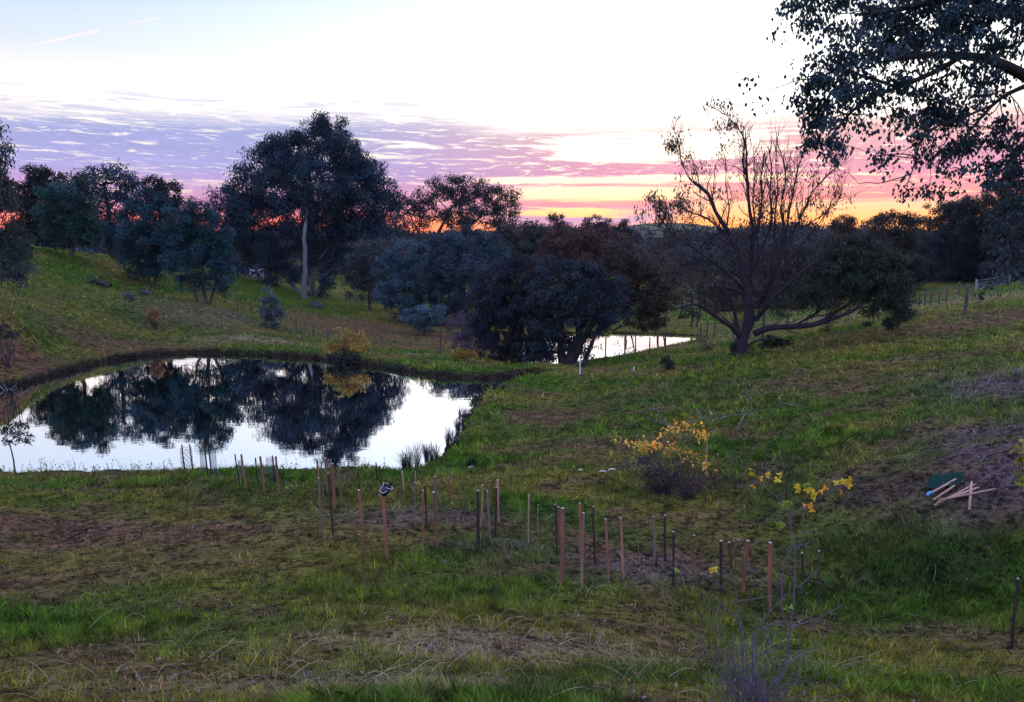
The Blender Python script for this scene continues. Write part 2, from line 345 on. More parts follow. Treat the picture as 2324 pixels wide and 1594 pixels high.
class MB:
    """collects tubes, leaves, boxes as one mesh with a colour per point"""
    def __init__(s): s.V = []; s.L = []; s.S = []; s.C = []; s.nv = 0; s.nl = 0
    def add(s, V, Q, c):
        V = np.asarray(V, float).reshape(-1, 3); Q = np.asarray(Q, np.int64)
        s.V.append(V); s.L.append((Q+s.nv).ravel()); s.S.append(s.nl+np.arange(len(Q))*Q.shape[1])
        c = np.asarray(c, float); s.C.append(np.broadcast_to(c, (len(V), 3)) if c.ndim == 1 else c)
        s.nv += len(V); s.nl += Q.size
    def tube(s, pts, rad, c=(1,1,1), n=6, cap=True):
        pts = np.asarray(pts, float); rad = np.broadcast_to(np.asarray(rad, float), (len(pts),))
        tg = np.gradient(pts, axis=0); tg /= np.linalg.norm(tg, axis=1)[:, None]+1e-9
        ref = np.array([0, 0, 1.]) if abs(tg[0][2]) < .9 else np.array([1., 0, 0])
        a = np.cross(tg, ref); a /= np.linalg.norm(a, axis=1)[:, None]+1e-9; b = np.cross(tg, a)
        th = np.arange(n)*2*pi/n
        V = pts[:, None]+rad[:, None, None]*(np.cos(th)[None, :, None]*a[:, None]+np.sin(th)[None, :, None]*b[:, None])
        k = len(pts); i = np.arange(k-1)[:, None]*n; j = np.arange(n)[None]; j2 = (j+1) % n
        Q = np.stack([i+j, i+j2, i+n+j2, i+n+j], -1).reshape(-1, 4)
        s.add(V.reshape(-1, 3), Q, c)
        if cap and n == 4 or (cap and n == 6):
            for off in (0, (k-1)*n):
                s.L.append(np.arange(n)+s.nv-k*n+off); s.S.append(np.array([s.nl])); s.nl += n
        return s
    def box(s, c, d, col=(1,1,1), rot=None, taper=1.0):
        x, y, z = np.array(d)/2; t = taper
        V = np.array([(-x,-y,-z),(x,-y,-z),(x,y,-z),(-x,y,-z),(-x*t,-y*t,z),(x*t,-y*t,z),(x*t,y*t,z),(-x*t,y*t,z)])
        if rot is not None: V = V@np.asarray(rot).T
        s.add(V+np.array(c), [(0,3,2,1),(4,5,6,7),(0,1,5,4),(1,2,6,5),(2,3,7,6),(3,0,4,7)], col); return s
    def leaves(s, pos, size, cols, asp=.4, droop=.5, rnd=R, hexa=False):
        pos = np.asarray(pos); n = len(pos)
        if n == 0: return s
        d = rnd.normal(size=(n, 3)); d /= np.linalg.norm(d, axis=1)[:, None]; d = d*(1-droop)+np.array([0, 0, -1.])*droop
        d /= np.linalg.norm(d, axis=1)[:, None]+1e-9
        w = np.cross(d, rnd.normal(size=(n, 3))); w /= np.linalg.norm(w, axis=1)[:, None]+1e-9
        sz = (np.broadcast_to(size, (n,))*rnd.uniform(.6, 1.35, n))[:, None]
        if hexa:
            nn = np.cross(d, w)
            V = np.stack([pos, pos+d*sz*.28+w*sz*asp*.5, pos+d*sz*.68+w*sz*asp*.42+nn*sz*.08, pos+d*sz, pos+d*sz*.68-w*sz*asp*.42+nn*sz*.08, pos+d*sz*.28-w*sz*asp*.5], 1)
            k = 6
        else:
            V = np.stack([pos, pos+d*sz*.45+w*sz*asp*.5, pos+d*sz, pos+d*sz*.45-w*sz*asp*.5], 1); k = 4
        Q = np.arange(n*k).reshape(n, k)
        s.add(V.reshape(-1, 3), Q, np.repeat(np.broadcast_to(cols, (n, 3)), k, 0)); return s
    def build(s, name, mat, parent=None, smooth=False, world=True):
        V = np.concatenate(s.V); loc0 = np.array(parent.location) if (parent is not None and world) else 0
        me = mesh_np(name, V-loc0, np.concatenate(s.L), np.sort(np.concatenate(s.S)) if False else np.concatenate(s.S), mat, np.concatenate(s.C), smooth)
        return link(name, me, parent)

# ------------------------------------------------------------------ materials
def mat_new(name):
    m = bpy.data.materials.new(name); m.use_nodes = True; m.node_tree.nodes.clear(); return m, NT(m.node_tree)
def mat_basic(name, tint=(1,1,1), rough=.8, nscale=8, amt=.35, bump=.0, spec=.2, metal=0, stretch=None):
    m, q = mat_new(name); a = q.n('ShaderNodeAttribute', attribute_name='col'); t = q.n('ShaderNodeTexCoord')
    vec = t.outputs['Object']
    if stretch: mp = q.n('ShaderNodeMapping'); mp.inputs['Scale'].default_value = stretch; q.link(vec, mp.inputs[0]); vec = mp.outputs[0]
    nz = q.noise(vec, nscale, 5, .65); f = q.m('ADD', 1-amt, q.m('MULTIPLY', nz, 2*amt))
    c = q.mix(1.0, q.mix(1.0, a.outputs['Color'], tint, 'MULTIPLY'), q.comb(f, f, f), 'MULTIPLY')
    b = q.n('ShaderNodeBsdfPrincipled'); q.link(c, b.inputs['Base Color']); b.inputs['Roughness'].default_value = rough
    b.inputs['Specular IOR Level'].default_value = spec; b.inputs['Metallic'].default_value = metal
    if bump:
        bp = q.n('ShaderNodeBump'); bp.inputs['Strength'].default_value = 1; bp.inputs['Distance'].default_value = bump; q.link(nz, bp.inputs['Height']); q.link(bp.outputs[0], b.inputs['Normal'])
    o = q.n('ShaderNodeOutputMaterial'); q.link(b.outputs[0], o.inputs[0]); return m
def mat_leaf(name, trans=.25, rough=.6, spec=.25):
    m, q = mat_new(name); a = q.n('ShaderNodeAttribute', attribute_name='col')
    b = q.n('ShaderNodeBsdfPrincipled'); q.link(a.outputs['Color'], b.inputs['Base Color']); b.inputs['Roughness'].default_value = rough; b.inputs['Specular IOR Level'].default_value = spec
    t = q.n('ShaderNodeBsdfTranslucent'); q.link(a.outputs['Color'], t.inputs[0])
    x = q.n('ShaderNodeMixShader'); x.inputs[0].default_value = trans; q.link(b.outputs[0], x.inputs[1]); q.link(t.outputs[0], x.inputs[2])
    o = q.n('ShaderNodeOutputMaterial'); q.link(x.outputs[0], o.inputs[0]); return m
M_LEAF = mat_leaf('leaf'); M_GRASS = mat_leaf('grass_blade', .3, .7, .12); M_DRY = mat_leaf('dry_leaf', .1, .85, .1)
M_YELLOW = mat_leaf('autumn_leaf', .35, .6, .2)
M_BARK = mat_basic('bark', rough=.9, nscale=3, amt=.45, bump=.02, stretch=(1,1,.3))
M_TWIG = mat_basic('twig', rough=.85, nscale=12, amt=.3)
M_WOOD = mat_basic('stake_wood', rough=.85, nscale=14, amt=.5, bump=.002, stretch=(1,1,.15))
M_PAINT = mat_basic('painted_metal', rough=.5, nscale=6, amt=.15, spec=.5)
M_PLASTIC = mat_basic('plastic', rough=.4, nscale=5, amt=.12, spec=.5)

# ground material
m, q = mat_new('pasture'); a = q.n('ShaderNodeAttribute', attribute_name='col'); t = q.n('ShaderNodeTexCoord'); vec = t.outputs['Object']
n_a = q.noise(vec, 9, 6, .7); n_b = q.noise(vec, 1.4, 5, .6); n_c = q.noise(vec, 34, 3, .6)
n_d = q.noise(vec, 3.4, 5, .7)
f = q.m('MULTIPLY', q.m('ADD', .16, q.m('MULTIPLY', q.sstep(q.m('ADD', q.m('MULTIPLY', n_a, .6), q.m('MULTIPLY', n_d, .4)), .40, .60), 1.45)), q.m('ADD', .55, q.m('MULTIPLY', n_c, .9)))  # strong colour contrast imitates the shaded gaps between grass tufts
f = q.m('MULTIPLY', f, .8)
c = q.mix(1.0, a.outputs['Color'], q.comb(f, f, f), 'MULTIPLY')
c = q.mix(q.m('MULTIPLY', q.sstep(n_b, .52, .68), .35), c, q.mix(1.0, c, (1.25,.92,.85), 'MULTIPLY'))
c = q.mix(q.m('MULTIPLY', q.sstep(n_c, .60, .74), .35), c, (.17,.15,.12))
b = q.n('ShaderNodeBsdfPrincipled'); q.link(c, b.inputs['Base Color']); b.inputs['Roughness'].default_value = .95; b.inputs['Specular IOR Level'].default_value = .05
bp = q.n('ShaderNodeBump'); bp.inputs['Distance'].default_value = .16; q.link(q.m('ADD', n_a, q.m('MULTIPLY', n_c, .4)), bp.inputs['Height']); q.link(bp.outputs[0], b.inputs['Normal'])
o = q.n('ShaderNodeOutputMaterial'); q.link(b.outputs[0], o.inputs[0]); M_GROUND = m
# water
m, q = mat_new('pond_water'); t = q.n('ShaderNodeTexCoord')
mp = q.n('ShaderNodeMapping'); mp.inputs['Scale'].default_value = (1, 1.6, 1); q.link(t.outputs['Object'], mp.inputs[0])
n_a = q.noise(mp.outputs[0], 1.6, 3, .5)
bp = q.n('ShaderNodeBump'); bp.inputs['Distance'].default_value = .0012; q.link(n_a, bp.inputs['Height'])
gl_ = q.n('ShaderNodeBsdfGlossy'); gl_.inputs['Roughness'].default_value = .012; gl_.inputs[0].default_value = (.97,.95,.98,1); q.link(bp.outputs[0], gl_.inputs['Normal'])
df = q.n('ShaderNodeBsdfDiffuse'); df.inputs[0].default_value = (.030,.022,.014,1)
fr = q.n('ShaderNodeFresnel'); fr.inputs[0].default_value = 3.2
x = q.n('ShaderNodeMixShader'); q.link(q.m('MULTIPLY', fr.outputs[0], 1.45, clamp=True), x.inputs[0]); q.link(df.outputs[0], x.inputs[1]); q.link(gl_.outputs[0], x.inputs[2])
o = q.n('ShaderNodeOutputMaterial'); q.link(x.outputs[0], o.inputs[0]); M_WATER = m

# ------------------------------------------------------------------ ground sheet
def geo(a, b, n): return a*(b/a)**(np.arange(1, n+1)/n)
xs = np.r_[np.arange(-26, 26.01, .19)]
side = np.r_[26+np.arange(.45, 55, .45), geo(81, 2800, 30)]
xs = np.r_[-side[::-1], xs, side]
ys = np.r_[-geo(40, 600, 9)[::-1], np.arange(-40, 4, 2.0), np.arange(4, 26, .13), np.arange(26, 70, .24), np.arange(70, 150, 1.4), geo(150, 2850, 36)]
GX, GY = np.meshgrid(xs, ys); GZ = terrain(GX, GY)
nx, ny = len(xs), len(ys)
idx = np.arange(nx*ny).reshape(ny, nx)
Q = np.stack([idx[:-1, :-1], idx[:-1, 1:], idx[1:, 1:], idx[1:, :-1]], -1).reshape(-1, 4)
gc = ground_col(GX.ravel(), GY.ravel())
rr = np.hypot(GX.ravel(), GY.ravel())
wood = ss(rr, 180, 420)[:, None]*ss(fbm(GX.ravel()/120, GY.ravel()/120, 61, 3), .35, .5)[:, None]
gc = gc*(1-wood)+np.array([.030,.042,.026])*wood
sd1 = np.full(GX.size, 9.0); mm = np.hypot(GX.ravel(), GY.ravel()-40) < 60; sd1[mm] = np.minimum(sdist(GX.ravel()[mm], GY.ravel()[mm], pond), sdist(GX.ravel()[mm], GY.ravel()[mm], farp))
wet = ss(sd1, .45, .1)[:, None]; gc = gc*(1-wet)+MUD*.45*wet
ground = link('ground', quads('ground', np.c_[GX.ravel(), GY.ravel(), GZ.ravel()], Q, M_GROUND, gc, True)); tag(ground, kind='structure')
def water(name, poly, z):
    c = poly.mean(0); q_ = (poly-c); nrm = np.linalg.norm(q_, axis=1)[:, None]; V = np.c_[c+q_*(1+.55/nrm), np.full(len(poly), z)]
    me = mesh_np(name, V, np.arange(len(V)), [0], M_WATER); return tag(link(name, me), kind='structure')
water('pond_water', pond, POND_Z); water('far_pond_water', farp, FAR_Z)
# ------------------------------------------------------------------ grass
def scatter(n, y0, y1, power=2.0, half=.78, pad=1.5):
    u = R.uniform(size=n); k = 1-power
    # p(y) ~ y**(1-power): constant picture density for power 2 on level ground
    if abs(2-power) < 1e-6: y = y0*(y1/y0)**u
    else: y = (y0**(2-power)+u*(y1**(2-power)-y0**(2-power)))**(1/(2-power))
    x = R.uniform(-1, 1, n)*(y*half+pad); return x, y
def dist_water(x, y):
    d = np.full(len(x), 50.); m = (y > 17) & (y < 75)
    d[m] = np.minimum(sdist(x[m], y[m], pond), sdist(x[m], y[m], farp)); return d
def blades(n, y0, y1, power, h0, h1, w0, w1, dens_k=1.0, lean=.35, dist_grow=.0, hg=.0):
    x, y = scatter(n, y0, y1, power)
    dw = dist_water(x, y); keep = dw > .12; x = x[keep]; y = y[keep]
    c = ground_col(x, y); r = richness(c)*(.30+1.0*ss(fbm(x*.8, y*.8, 71, 3), .32, .62))
    keep = R.uniform(size=len(x)) < np.clip(.10+r*dens_k, 0, 1); x = x[keep]; y = y[keep]; c = c[keep]; r = r[keep]
    z = terrain(x, y); n = len(x)
    ck = ss(fbm(x*3.6, y*3.6, 81, 3), .34, .66); ck2 = fbm(x*9, y*9, 83, 2)
    hh = R.uniform(h0, h1, n)*(.35+.5*r+.75*ck)*(1+hg*y); ww = R.uniform(w0, w1, n)*(1+dist_grow*y)
    a = R.uniform(0, 2*pi, n); ln = R.normal(0, lean, (n, 2)); wd = np.c_[np.cos(a), np.sin(a)]*ww[:, None]
    b = np.c_[x, y, z-.01]
    tip = b+np.c_[ln*hh[:, None], hh]; mid = b+np.c_[ln*hh[:, None]*.32, hh*.55]
    V = np.stack([b-np.c_[wd, 0*z]*.5, b+np.c_[wd, 0*z]*.5, mid+np.c_[wd, 0*z]*.38, tip, mid-np.c_[wd, 0*z]*.38], 1)
    cl = c*(R.uniform(.5, 1.6, n)*(.28+1.0*ck+.6*ck2))[:, None]*np.where(R.uniform(size=(n, 1)) < .16, np.array([1.9, 1.75, 1.2]), 1.0); cl = cl*np.array([1.0, 1.12, .95]); gr_ = R.uniform(size=n) < .22; cl[gr_] = cl[gr_]*np.array([1.05, .80, 2.2]); dry = R.uniform(size=n) < (.09+.14*(1-r)); cl[dry] = np.array([.26, .21, .12])*R.uniform(.5, 1.2, dry.sum())[:, None]
    return V.reshape(-1, 3), np.arange(n*5).reshape(n, 5), np.repeat(cl, 5, 0)
gb = MB()
gb.add(*blades(520000, 4.4, 22, 2.0, .030, .095, .003, .0075, 1.0, .45, .045, .020))
gb.add(*blades(240000, 16, 75, 2.0, .05, .12, .010, .020, .8, .6, .035, .008))
grass = gb.build('grass', M_GRASS); tag(grass, 'short green and olive pasture grass over the banks and hillsides', 'grass', kind='stuff')
# long tussocks and seeding stems
tb = MB()
def tussock(x, y, n, h, spread, col, droop=.5, w=.005, z=None):
    z = T(x, y) if z is None else z
    for k in range(n):
        a = random.uniform(0, 2*pi); r0 = random.uniform(0, spread*.25); L = h*random.uniform(.5, 1.1); s = random.uniform(.1, 1)*spread
        t = np.linspace(0, 1, 4); px = x+cos(a)*(r0+s*t**1.6); py = y+sin(a)*(r0+s*t**1.6); pz = z-.02+L*(t-droop*.45*t**3)
        P3 = np.c_[px, py, pz]; q = np.array([-sin(a), cos(a), 0])*w
        V = np.concatenate([P3-q, P3+q]); V[3] = P3[3]; Qs = [(i, i+1, i+5, i+4) for i in range(3)]
        tb.add(V, Qs, np.array(col)*random.uniform(.5, 1.4))
for k in range(520):
    xx, yy = scatter(1, 4.6, 21, 1.9); c = ground_col(xx, yy)[0]; xx = xx[0]; yy = yy[0]
    if dist_water(np.array([xx]), np.array([yy]))[0] < .3: continue
    if random.random() > richness(c)*1.3: continue
    tussock(xx, yy, random.randint(7, 16), random.uniform(.08, .22)*(1 if yy < 10 else 1.1), .10, c*np.array([.8,1.05,.9])*1.15, w=.0022+.0003*yy)
tag(tb.build('grass_tussocks', M_GRASS), 'taller loose tussocks of green grass scattered over the near bank', 'grass', kind='stuff')
tb = MB()
def stalk(x, y, L, up, col, w=.004):
    a = random.uniform(0, 2*pi); t = np.linspace(0, 1, 6); bend = random.uniform(-.5, .5); up = float(up)
    z0 = T(x, y); px = x+L*t*np.cos(a+bend*t); py = y+L*t*np.sin(a+bend*t); zz = terrain(px, py)
    pz = zz+.015+up*L*np.sin(pi*t*random.uniform(.5, .95)); tb.tube(np.c_[px, py, pz], np.linspace(w, w*.4, 6), np.array(col)*random.uniform(.6, 1.25), n=3, cap=False)
for c0, n, rx, ry in (((1150,1475), 150, 1.5, .7), ((900,1550), 70, 1.2, .4), ((1290,1340), 30, .8, .4), ((700,1450), 50, 2.6, 1.0), ((1500,1500), 60, 1.6, .6), ((330,1560), 40, 1.3, .5), ((2150,1560), 45, 1.2, .5), ((1900,1400), 40, 1.5, .8), ((620,1300), 40, 3, 1.4), ((1250,1220), 40, 3, 1.3)):
    h = hit(*c0)
    for k in range(n): stalk(h[0]+random.gauss(0, rx), h[1]+random.gauss(0, ry), random.uniform(.12, .5), random.uniform(.05, .6), (.36,.27,.17))
tag(tb.build('dry_grass', M_DRY), 'tangled straw coloured dead grass stems on the near bank', 'dry grass', kind='stuff')
# fallen leaves and bark
lb = MB(); n = 80000
x, y = scatter(n, 5, 34, 1.8); c = ground_col(x, y); lit = np.abs(c[:, 2]/np.maximum(c[:, 1], 1e-3))
keep = R.uniform(size=n) < np.clip((lit-.40)*1.5, .07, .9); keep &= dist_water(x, y) > .2
x = x[keep]; y = y[keep]; z = terrain(x, y)+.015; n = len(x)
a = R.uniform(0, 2*pi, n); L = R.uniform(.018, .055, n)*(1+.025*y); wd = L*R.uniform(.3, .6, n)
d = np.c_[np.cos(a), np.sin(a), R.normal(0, .35, n)]*L[:, None]*.5; w = np.c_[-np.sin(a), np.cos(a), R.normal(0, .5, n)]*wd[:, None]*.5
b = np.c_[x, y, z]; V = np.stack([b-d, b-w, b+d, b+w], 1).reshape(-1, 3)
br = R.uniform(.3, 1.55, n)**1.7; cc = np.array([.13,.105,.11])*br[:, None]; k = R.uniform(size=n) < .3; cc[k] = np.array([.16,.09,.05])*br[k][:, None]
lb.add(V, np.arange(n*4).reshape(n, 4), np.repeat(cc, 4, 0))
tag(lb.build('leaf_litter', M_DRY), 'grey and brown fallen leaves and bark lying on the bare slope', 'leaf litter', kind='stuff')
# rushes overhanging the cut far bank, reeds on the right shore
tb = MB()
Lp = pond; per = np.r_[0, np.cumsum(np.linalg.norm(np.diff(np.vstack([Lp, Lp[:1]]), axis=0), axis=1))]
def along(d): 
    d = d % per[-1]; i = min(np.searchsorted(per, d, 'right')-1, len(Lp)-1); t = (d-per[i])/(per[i+1]-per[i]+1e-9); return Lp[i]*(1-t)+Lp[(i+1) % len(Lp)]*t
for dd in np.arange(0, per[-1], .16):
    p = along(dd+random.uniform(-.1, .1)); 
    if p[1] > 28 and random.random() < (.95 if p[0] < 0 else .8):
        tussock(p[0]+random.uniform(-.1,.1), p[1]+random.uniform(.0, .35), 9, random.uniform(.18, .42), .28, (.020,.030,.018), .9, w=.014, z=.08)
tag(tb.build('bank_rushes', M_GRASS), 'dark rushes overhanging the cut far edge of the pond', 'rushes', kind='stuff')
def reed_clump(px, py, n, h, sp, label, col=(.035,.045,.04), Yd=None, w=.008):
    global tb
    p = hit(px, py) if Yd is None else at(px, py, Yd); tb = MB(); z = max(T(p[0], p[1]), 0.0)
    for _ in range(4): tussock(p[0]+R.normal()*sp*.35, p[1]+R.normal()*sp*.25, int(n*.7), h*random.uniform(.6, 1.05), sp*.6, col, random.uniform(.1, .9), w=w*.55, z=z)
    r = root('rush_clump', (p[0], p[1], z), label, 'rushes', 'clumps of rushes by the water'); tb.build('stems', M_GRASS, r)
reed_clump(930,1068,90,.95,.55,'spiky grey rush clump at the near right corner of the pond')
reed_clump(985,1050,80,.85,.5,'bushy rush clump just right of the spikiest one at the pond corner', (.05,.05,.055))
reed_clump(1022,1015,60,.8,.4,'thin upright rushes where the right shore starts to bend away', (.05,.045,.06))
reed_clump(1042,985,60,.9,.35,'rush clump in the shallows beside the middle of the right shore', (.045,.04,.06))
reed_clump(1052,955,55,.8,.35,'farthest rush clump along the right shore of the near pond', (.05,.045,.06))
reed_clump(1066,1062,70,.35,.3,'low dark grass tussock on the green slope right of the pond corner', (.012,.02,.01))
reed_clump(1125,885,50,.5,.4,'short dark rushes at the mouth of the narrow inlet', (.04,.035,.05))
# weeds on the crest of the near bank, dark against the water
tb = MB()
for k in range(150):
    px = random.choice([random.uniform(80, 420), random.uniform(80, 700), random.uniform(0, 980)]); yy = random.uniform(18.9, 20.1); p = at(px, 1058, yy); xx = p[0]; z = T(xx, yy)
    L = random.choice([random.uniform(.08, .25), random.uniform(.2, .42)]); t = np.linspace(0, 1, 5)
    dx = random.uniform(-.08, .08); P3 = np.c_[xx+dx*t**2, yy+0*t, z+L*t]; tb.tube(P3, np.linspace(.005, .003, 5), (.05,.055,.04), 3, False)
    for j in range(random.randint(2, 7)):
        q_ = P3[random.randint(2, 4)]+np.array([random.uniform(-.03, .03), 0, random.uniform(-.03, .03)]); tb.leaves([q_], .04, (.05,.055,.04), .7, .1)
tag(tb.build('crest_weeds', M_GRASS), 'thin seeding weeds standing along the crest of the near bank', 'weeds', kind='stuff')

# ------------------------------------------------------------------ trees
NLEAF = [0]
def jitter_path(a, b, n, amt, rise=0.0):
    t = np.linspace(0, 1, n)[:, None]; p = a*(1-t)+b*t; L = np.linalg.norm(b-a)
    p[1:-1] += R.normal(0, amt*L, (n-2, 3)); p[:, 2] += rise*L*np.sin(pi*t[:, 0]); return p
def crown_lobe(mb, c, r, leaf, cover, col, droop, rc, rnd=R, asp=.4, hexa=False, shell=.45, tips=None, var=.5, dens=(3.6, 2.3)):
    """leaf clusters spread through an ellipsoid of foliage; r = radii in metres"""
    r = np.array(r); A = pi*r[0]*r[2]; la = leaf*leaf*asp*.5
    ncl = max(4, int(A/(pi*rc*rc)*dens[0])); nl = max(6, int(cover*dens[1]*A/la/ncl))
    d = rnd.normal(size=(ncl, 3)); d /= np.linalg.norm(d, axis=1)[:, None]; d *= rnd.uniform(shell, 1.0, (ncl, 1))**.6
    cc = c+d*r*rnd.uniform(.8, 1.10, (ncl, 1)); s = rc*rnd.uniform(.55, 1.15, ncl)
    n = (nl*(s/rc)**1.5*rnd.uniform(.5, 1.4, ncl)).astype(int)+3
    ids = np.repeat(np.arange(ncl), n); off = rnd.normal(size=(len(ids), 3)); off /= (np.linalg.norm(off, axis=1)[:, None]+1e-6); off *= rnd.uniform(0, 1, (len(ids), 1))**.45
    pos = cc[ids]+off*s[ids][:, None]*np.array([1.1, 1.1, .85])
    tint = rnd.uniform(1-var, 1+var, ncl)[ids][:, None]*rnd.uniform(.6, 1.4, (len(ids), 1))
    hue = np.stack([1+.18*rnd.normal(size=ncl), np.ones(ncl), 1+.12*rnd.normal(size=ncl)], 1)[ids]
    mb.leaves(pos, leaf, np.array(col)*tint*hue, asp, droop, rnd, hexa); NLEAF[0] += len(ids)
    return cc
def tree(name, label, Yd, trunk, lobes, leaf=.22, cover=1.5, col=(.035,.055,.05), droop=.45, rc=.9, group=None, tr=.3, bark=(.07,.055,.045), base=None, limbs=True, asp=.4, depth=.8, hexa=False, cat='tree', twigs=3, trunks=None, fine=None, shell=.45, matl=None, partc='crown', grow=1.16):
    k = Yd/F
    paths = [trunk]+(trunks or [])
    T3 = []
    for tp in paths:
        t3 = [at(p[0], p[1], Yd+(p[2] if len(p) > 2 else 0)) for p in tp]; t3 = np.array(t3)
        gz = T(t3[0][0], t3[0][1]); t3[0][2] = gz-.15; T3.append(t3)
    bp = T3[0][0].copy(); bp[2] += .15
    r = root(name, tuple(bp), label, cat, group)
    tb = MB(); cb = MB()
    for i, t3 in enumerate(T3):
        rad = np.linspace(tr*(1 if i == 0 else .75), tr*.35, len(t3)); rad[0] *= 1.25
        # subdivide with slight wobble
        ts = np.linspace(0, len(t3)-1, (len(t3)-1)*4+1); q3 = np.stack([np.interp(ts, range(len(t3)), t3[:, j]) for j in range(3)], 1)
        q3[1:-1] += R.normal(0, tr*.16, (len(q3)-2, 3)); tb.tube(q3, np.interp(ts, range(len(t3)), rad), bark, 8)
    top = T3[0]
    for L in lobes:
        px, py, rx, ry = L[:4]; rx *= grow; ry *= grow; dy = L[4] if len(L) > 4 else R.uniform(-.5, .5)*depth*rx*k; cv = L[5] if len(L) > 5 else 1.0
        c = at(px, py, Yd+dy); rr = (rx*k, max(min(rx, ry)*k*depth, .15), ry*k)
        cc = crown_lobe(cb, c, rr, leaf, cover*cv, col, droop, rc, asp=asp, hexa=hexa, shell=shell)
        if limbs:
            # limb from the trunk to the middle of this mass, then boughs to some leaf clusters
            best = min(((np.linalg.norm(p-c)+2.5*max(0, p[2]-c[2])+.0, tuple(p)) for t3 in T3 for p in t3[max(1, len(t3)//2-1):]), key=lambda e: e[0])[1]
            st = np.array(best); Ld = np.linalg.norm(c-st)
            if Ld > .3:
                lp = jitter_path(st, c, 6, .035, -.04); tb.tube(lp, np.linspace(tr*.38, tr*.10, 6), bark, 5)
            for q_ in cc[R.permutation(len(cc))[:max(3, int(len(cc)*.12*twigs/3))]]:
                s0 = c+(st-c)*R.uniform(0, .35); tb.tube(jitter_path(s0, q_, 5, .05), np.linspace(tr*.12+.01, .012+tr*.02, 5), bark, 4, False)
    tb.build('trunk', M_BARK, r); cb.build(partc, matl or M_LEAF, r)
    return r
BLUEG = (.018,.044,.066); DKG = (.018,.030,.026); MIDG = (.040,.062,.045); BRNG = (.050,.048,.034); GREYG = (.060,.075,.078)
# --- left edge
tree('eucalyptus_tree', 'drooping eucalyptus cut by the left edge of the view on the pond hillside', 32.5, [(-75,880),(-70,700),(-50,520),(-20,380)],
     [(-15,330,38,70,0,.7),(0,390,32,60,0,.8),(-25,430,50,60),(18,470,26,45,0,.7),(30,540,36,50),(42,595,34,40),(5,570,50,60),(15,625,36,34,0,.6),(-40,520,40,60),(60,570,18,26,0,.7)], leaf=.13, cover=1.6, col=(.026,.042,.036), rc=.36, droop=.65, tr=.18, grow=1.0)
tree('conifer_tree', 'near black dense tree behind the round tree on the left crest', 74, [(95,566),(95,480),(100,420)],
     [(110,415,50,32),(80,450,38,42),(85,510,45,45),(75,545,36,25),(140,430,40,30),(65,500,25,45)], leaf=.26, cover=2.6, col=(.012,.018,.014), rc=.8, tr=.3, bark=(.03,.025,.02))
tree('eucalyptus_tree', 'tall open eucalyptus with leaning dark trunk behind the round tree', 73, [(262,590),(250,545),(245,480),(235,420)],
     [(235,415,62,36,0,.8),(270,405,32,26,0,.7),(200,410,40,25,0,.8),(250,460,48,34,0,.6),(225,480,30,40),(262,520,36,36),(240,545,40,25,0,.8),(290,430,22,26,0,.5)], leaf=.26, cover=1.35, col=BLUEG, rc=.75, tr=.3, bark=(.03,.025,.025))
tree('conifer_tree', 'black upright tree peeping over the two bushy hillside trees', 78, [(365,600),(365,500),(360,420)],
     [(350,425,30,22,0,.8),(375,440,32,30),(392,465,20,30),(360,480,40,40)], leaf=.26, cover=2.2, col=(.012,.018,.014), rc=.6, tr=.3, bark=(.03,.025,.02))
tree('wattle_tree', 'rounded dome shaped tree on the crest of the left hillside', 62, [(165,582),(160,540),(150,470)],
     [(150,455,55,46),(125,485,42,42),(180,485,40,45),(150,500,62,40),(175,530,52,28,0,.6),(135,540,40,22,0,.6),(200,515,25,30,0,.8)], leaf=.20, cover=2.2, col=(.022,.062,.052), rc=.6, tr=.18, droop=.3)
tree('wattle_tree', 'bushy multi stemmed tree midway down the left hillside', 61, [(338,655),(335,610),(335,520)],
     [(338,460,40,36),(320,500,48,42),(358,505,45,44),(335,545,62,44),(300,575,34,34,0,.8),(350,590,45,36),(310,610,34,22,0,.7),(375,560,26,34)], leaf=.19, cover=2.2, col=(.016,.050,.066), rc=.55, tr=.14, droop=.3, trunks=[[(330,655),(322,620),(310,560)],[(345,654),(362,610),(380,570)]])
tree('wattle_tree', 'largest multi stemmed bushy tree above the pond on the left hillside', 55, [(465,690),(462,640),(450,560)],
     [(440,490,45,34),(410,520,42,40),(470,520,46,42),(500,545,25,38,0,.8),(440,560,70,42),(395,575,34,34,0,.8),(480,590,44,38),(425,610,34,34,0,.7),(500,630,24,42,0,.8),(432,640,26,22,0,.5),(470,635,30,20,0,.5)], leaf=.18, cover=2.0, col=(.015,.052,.062), rc=.5, tr=.16, droop=.3, trunks=[[(455,688),(436,655),(420,600)],[(474,688),(490,640),(492,590)]])
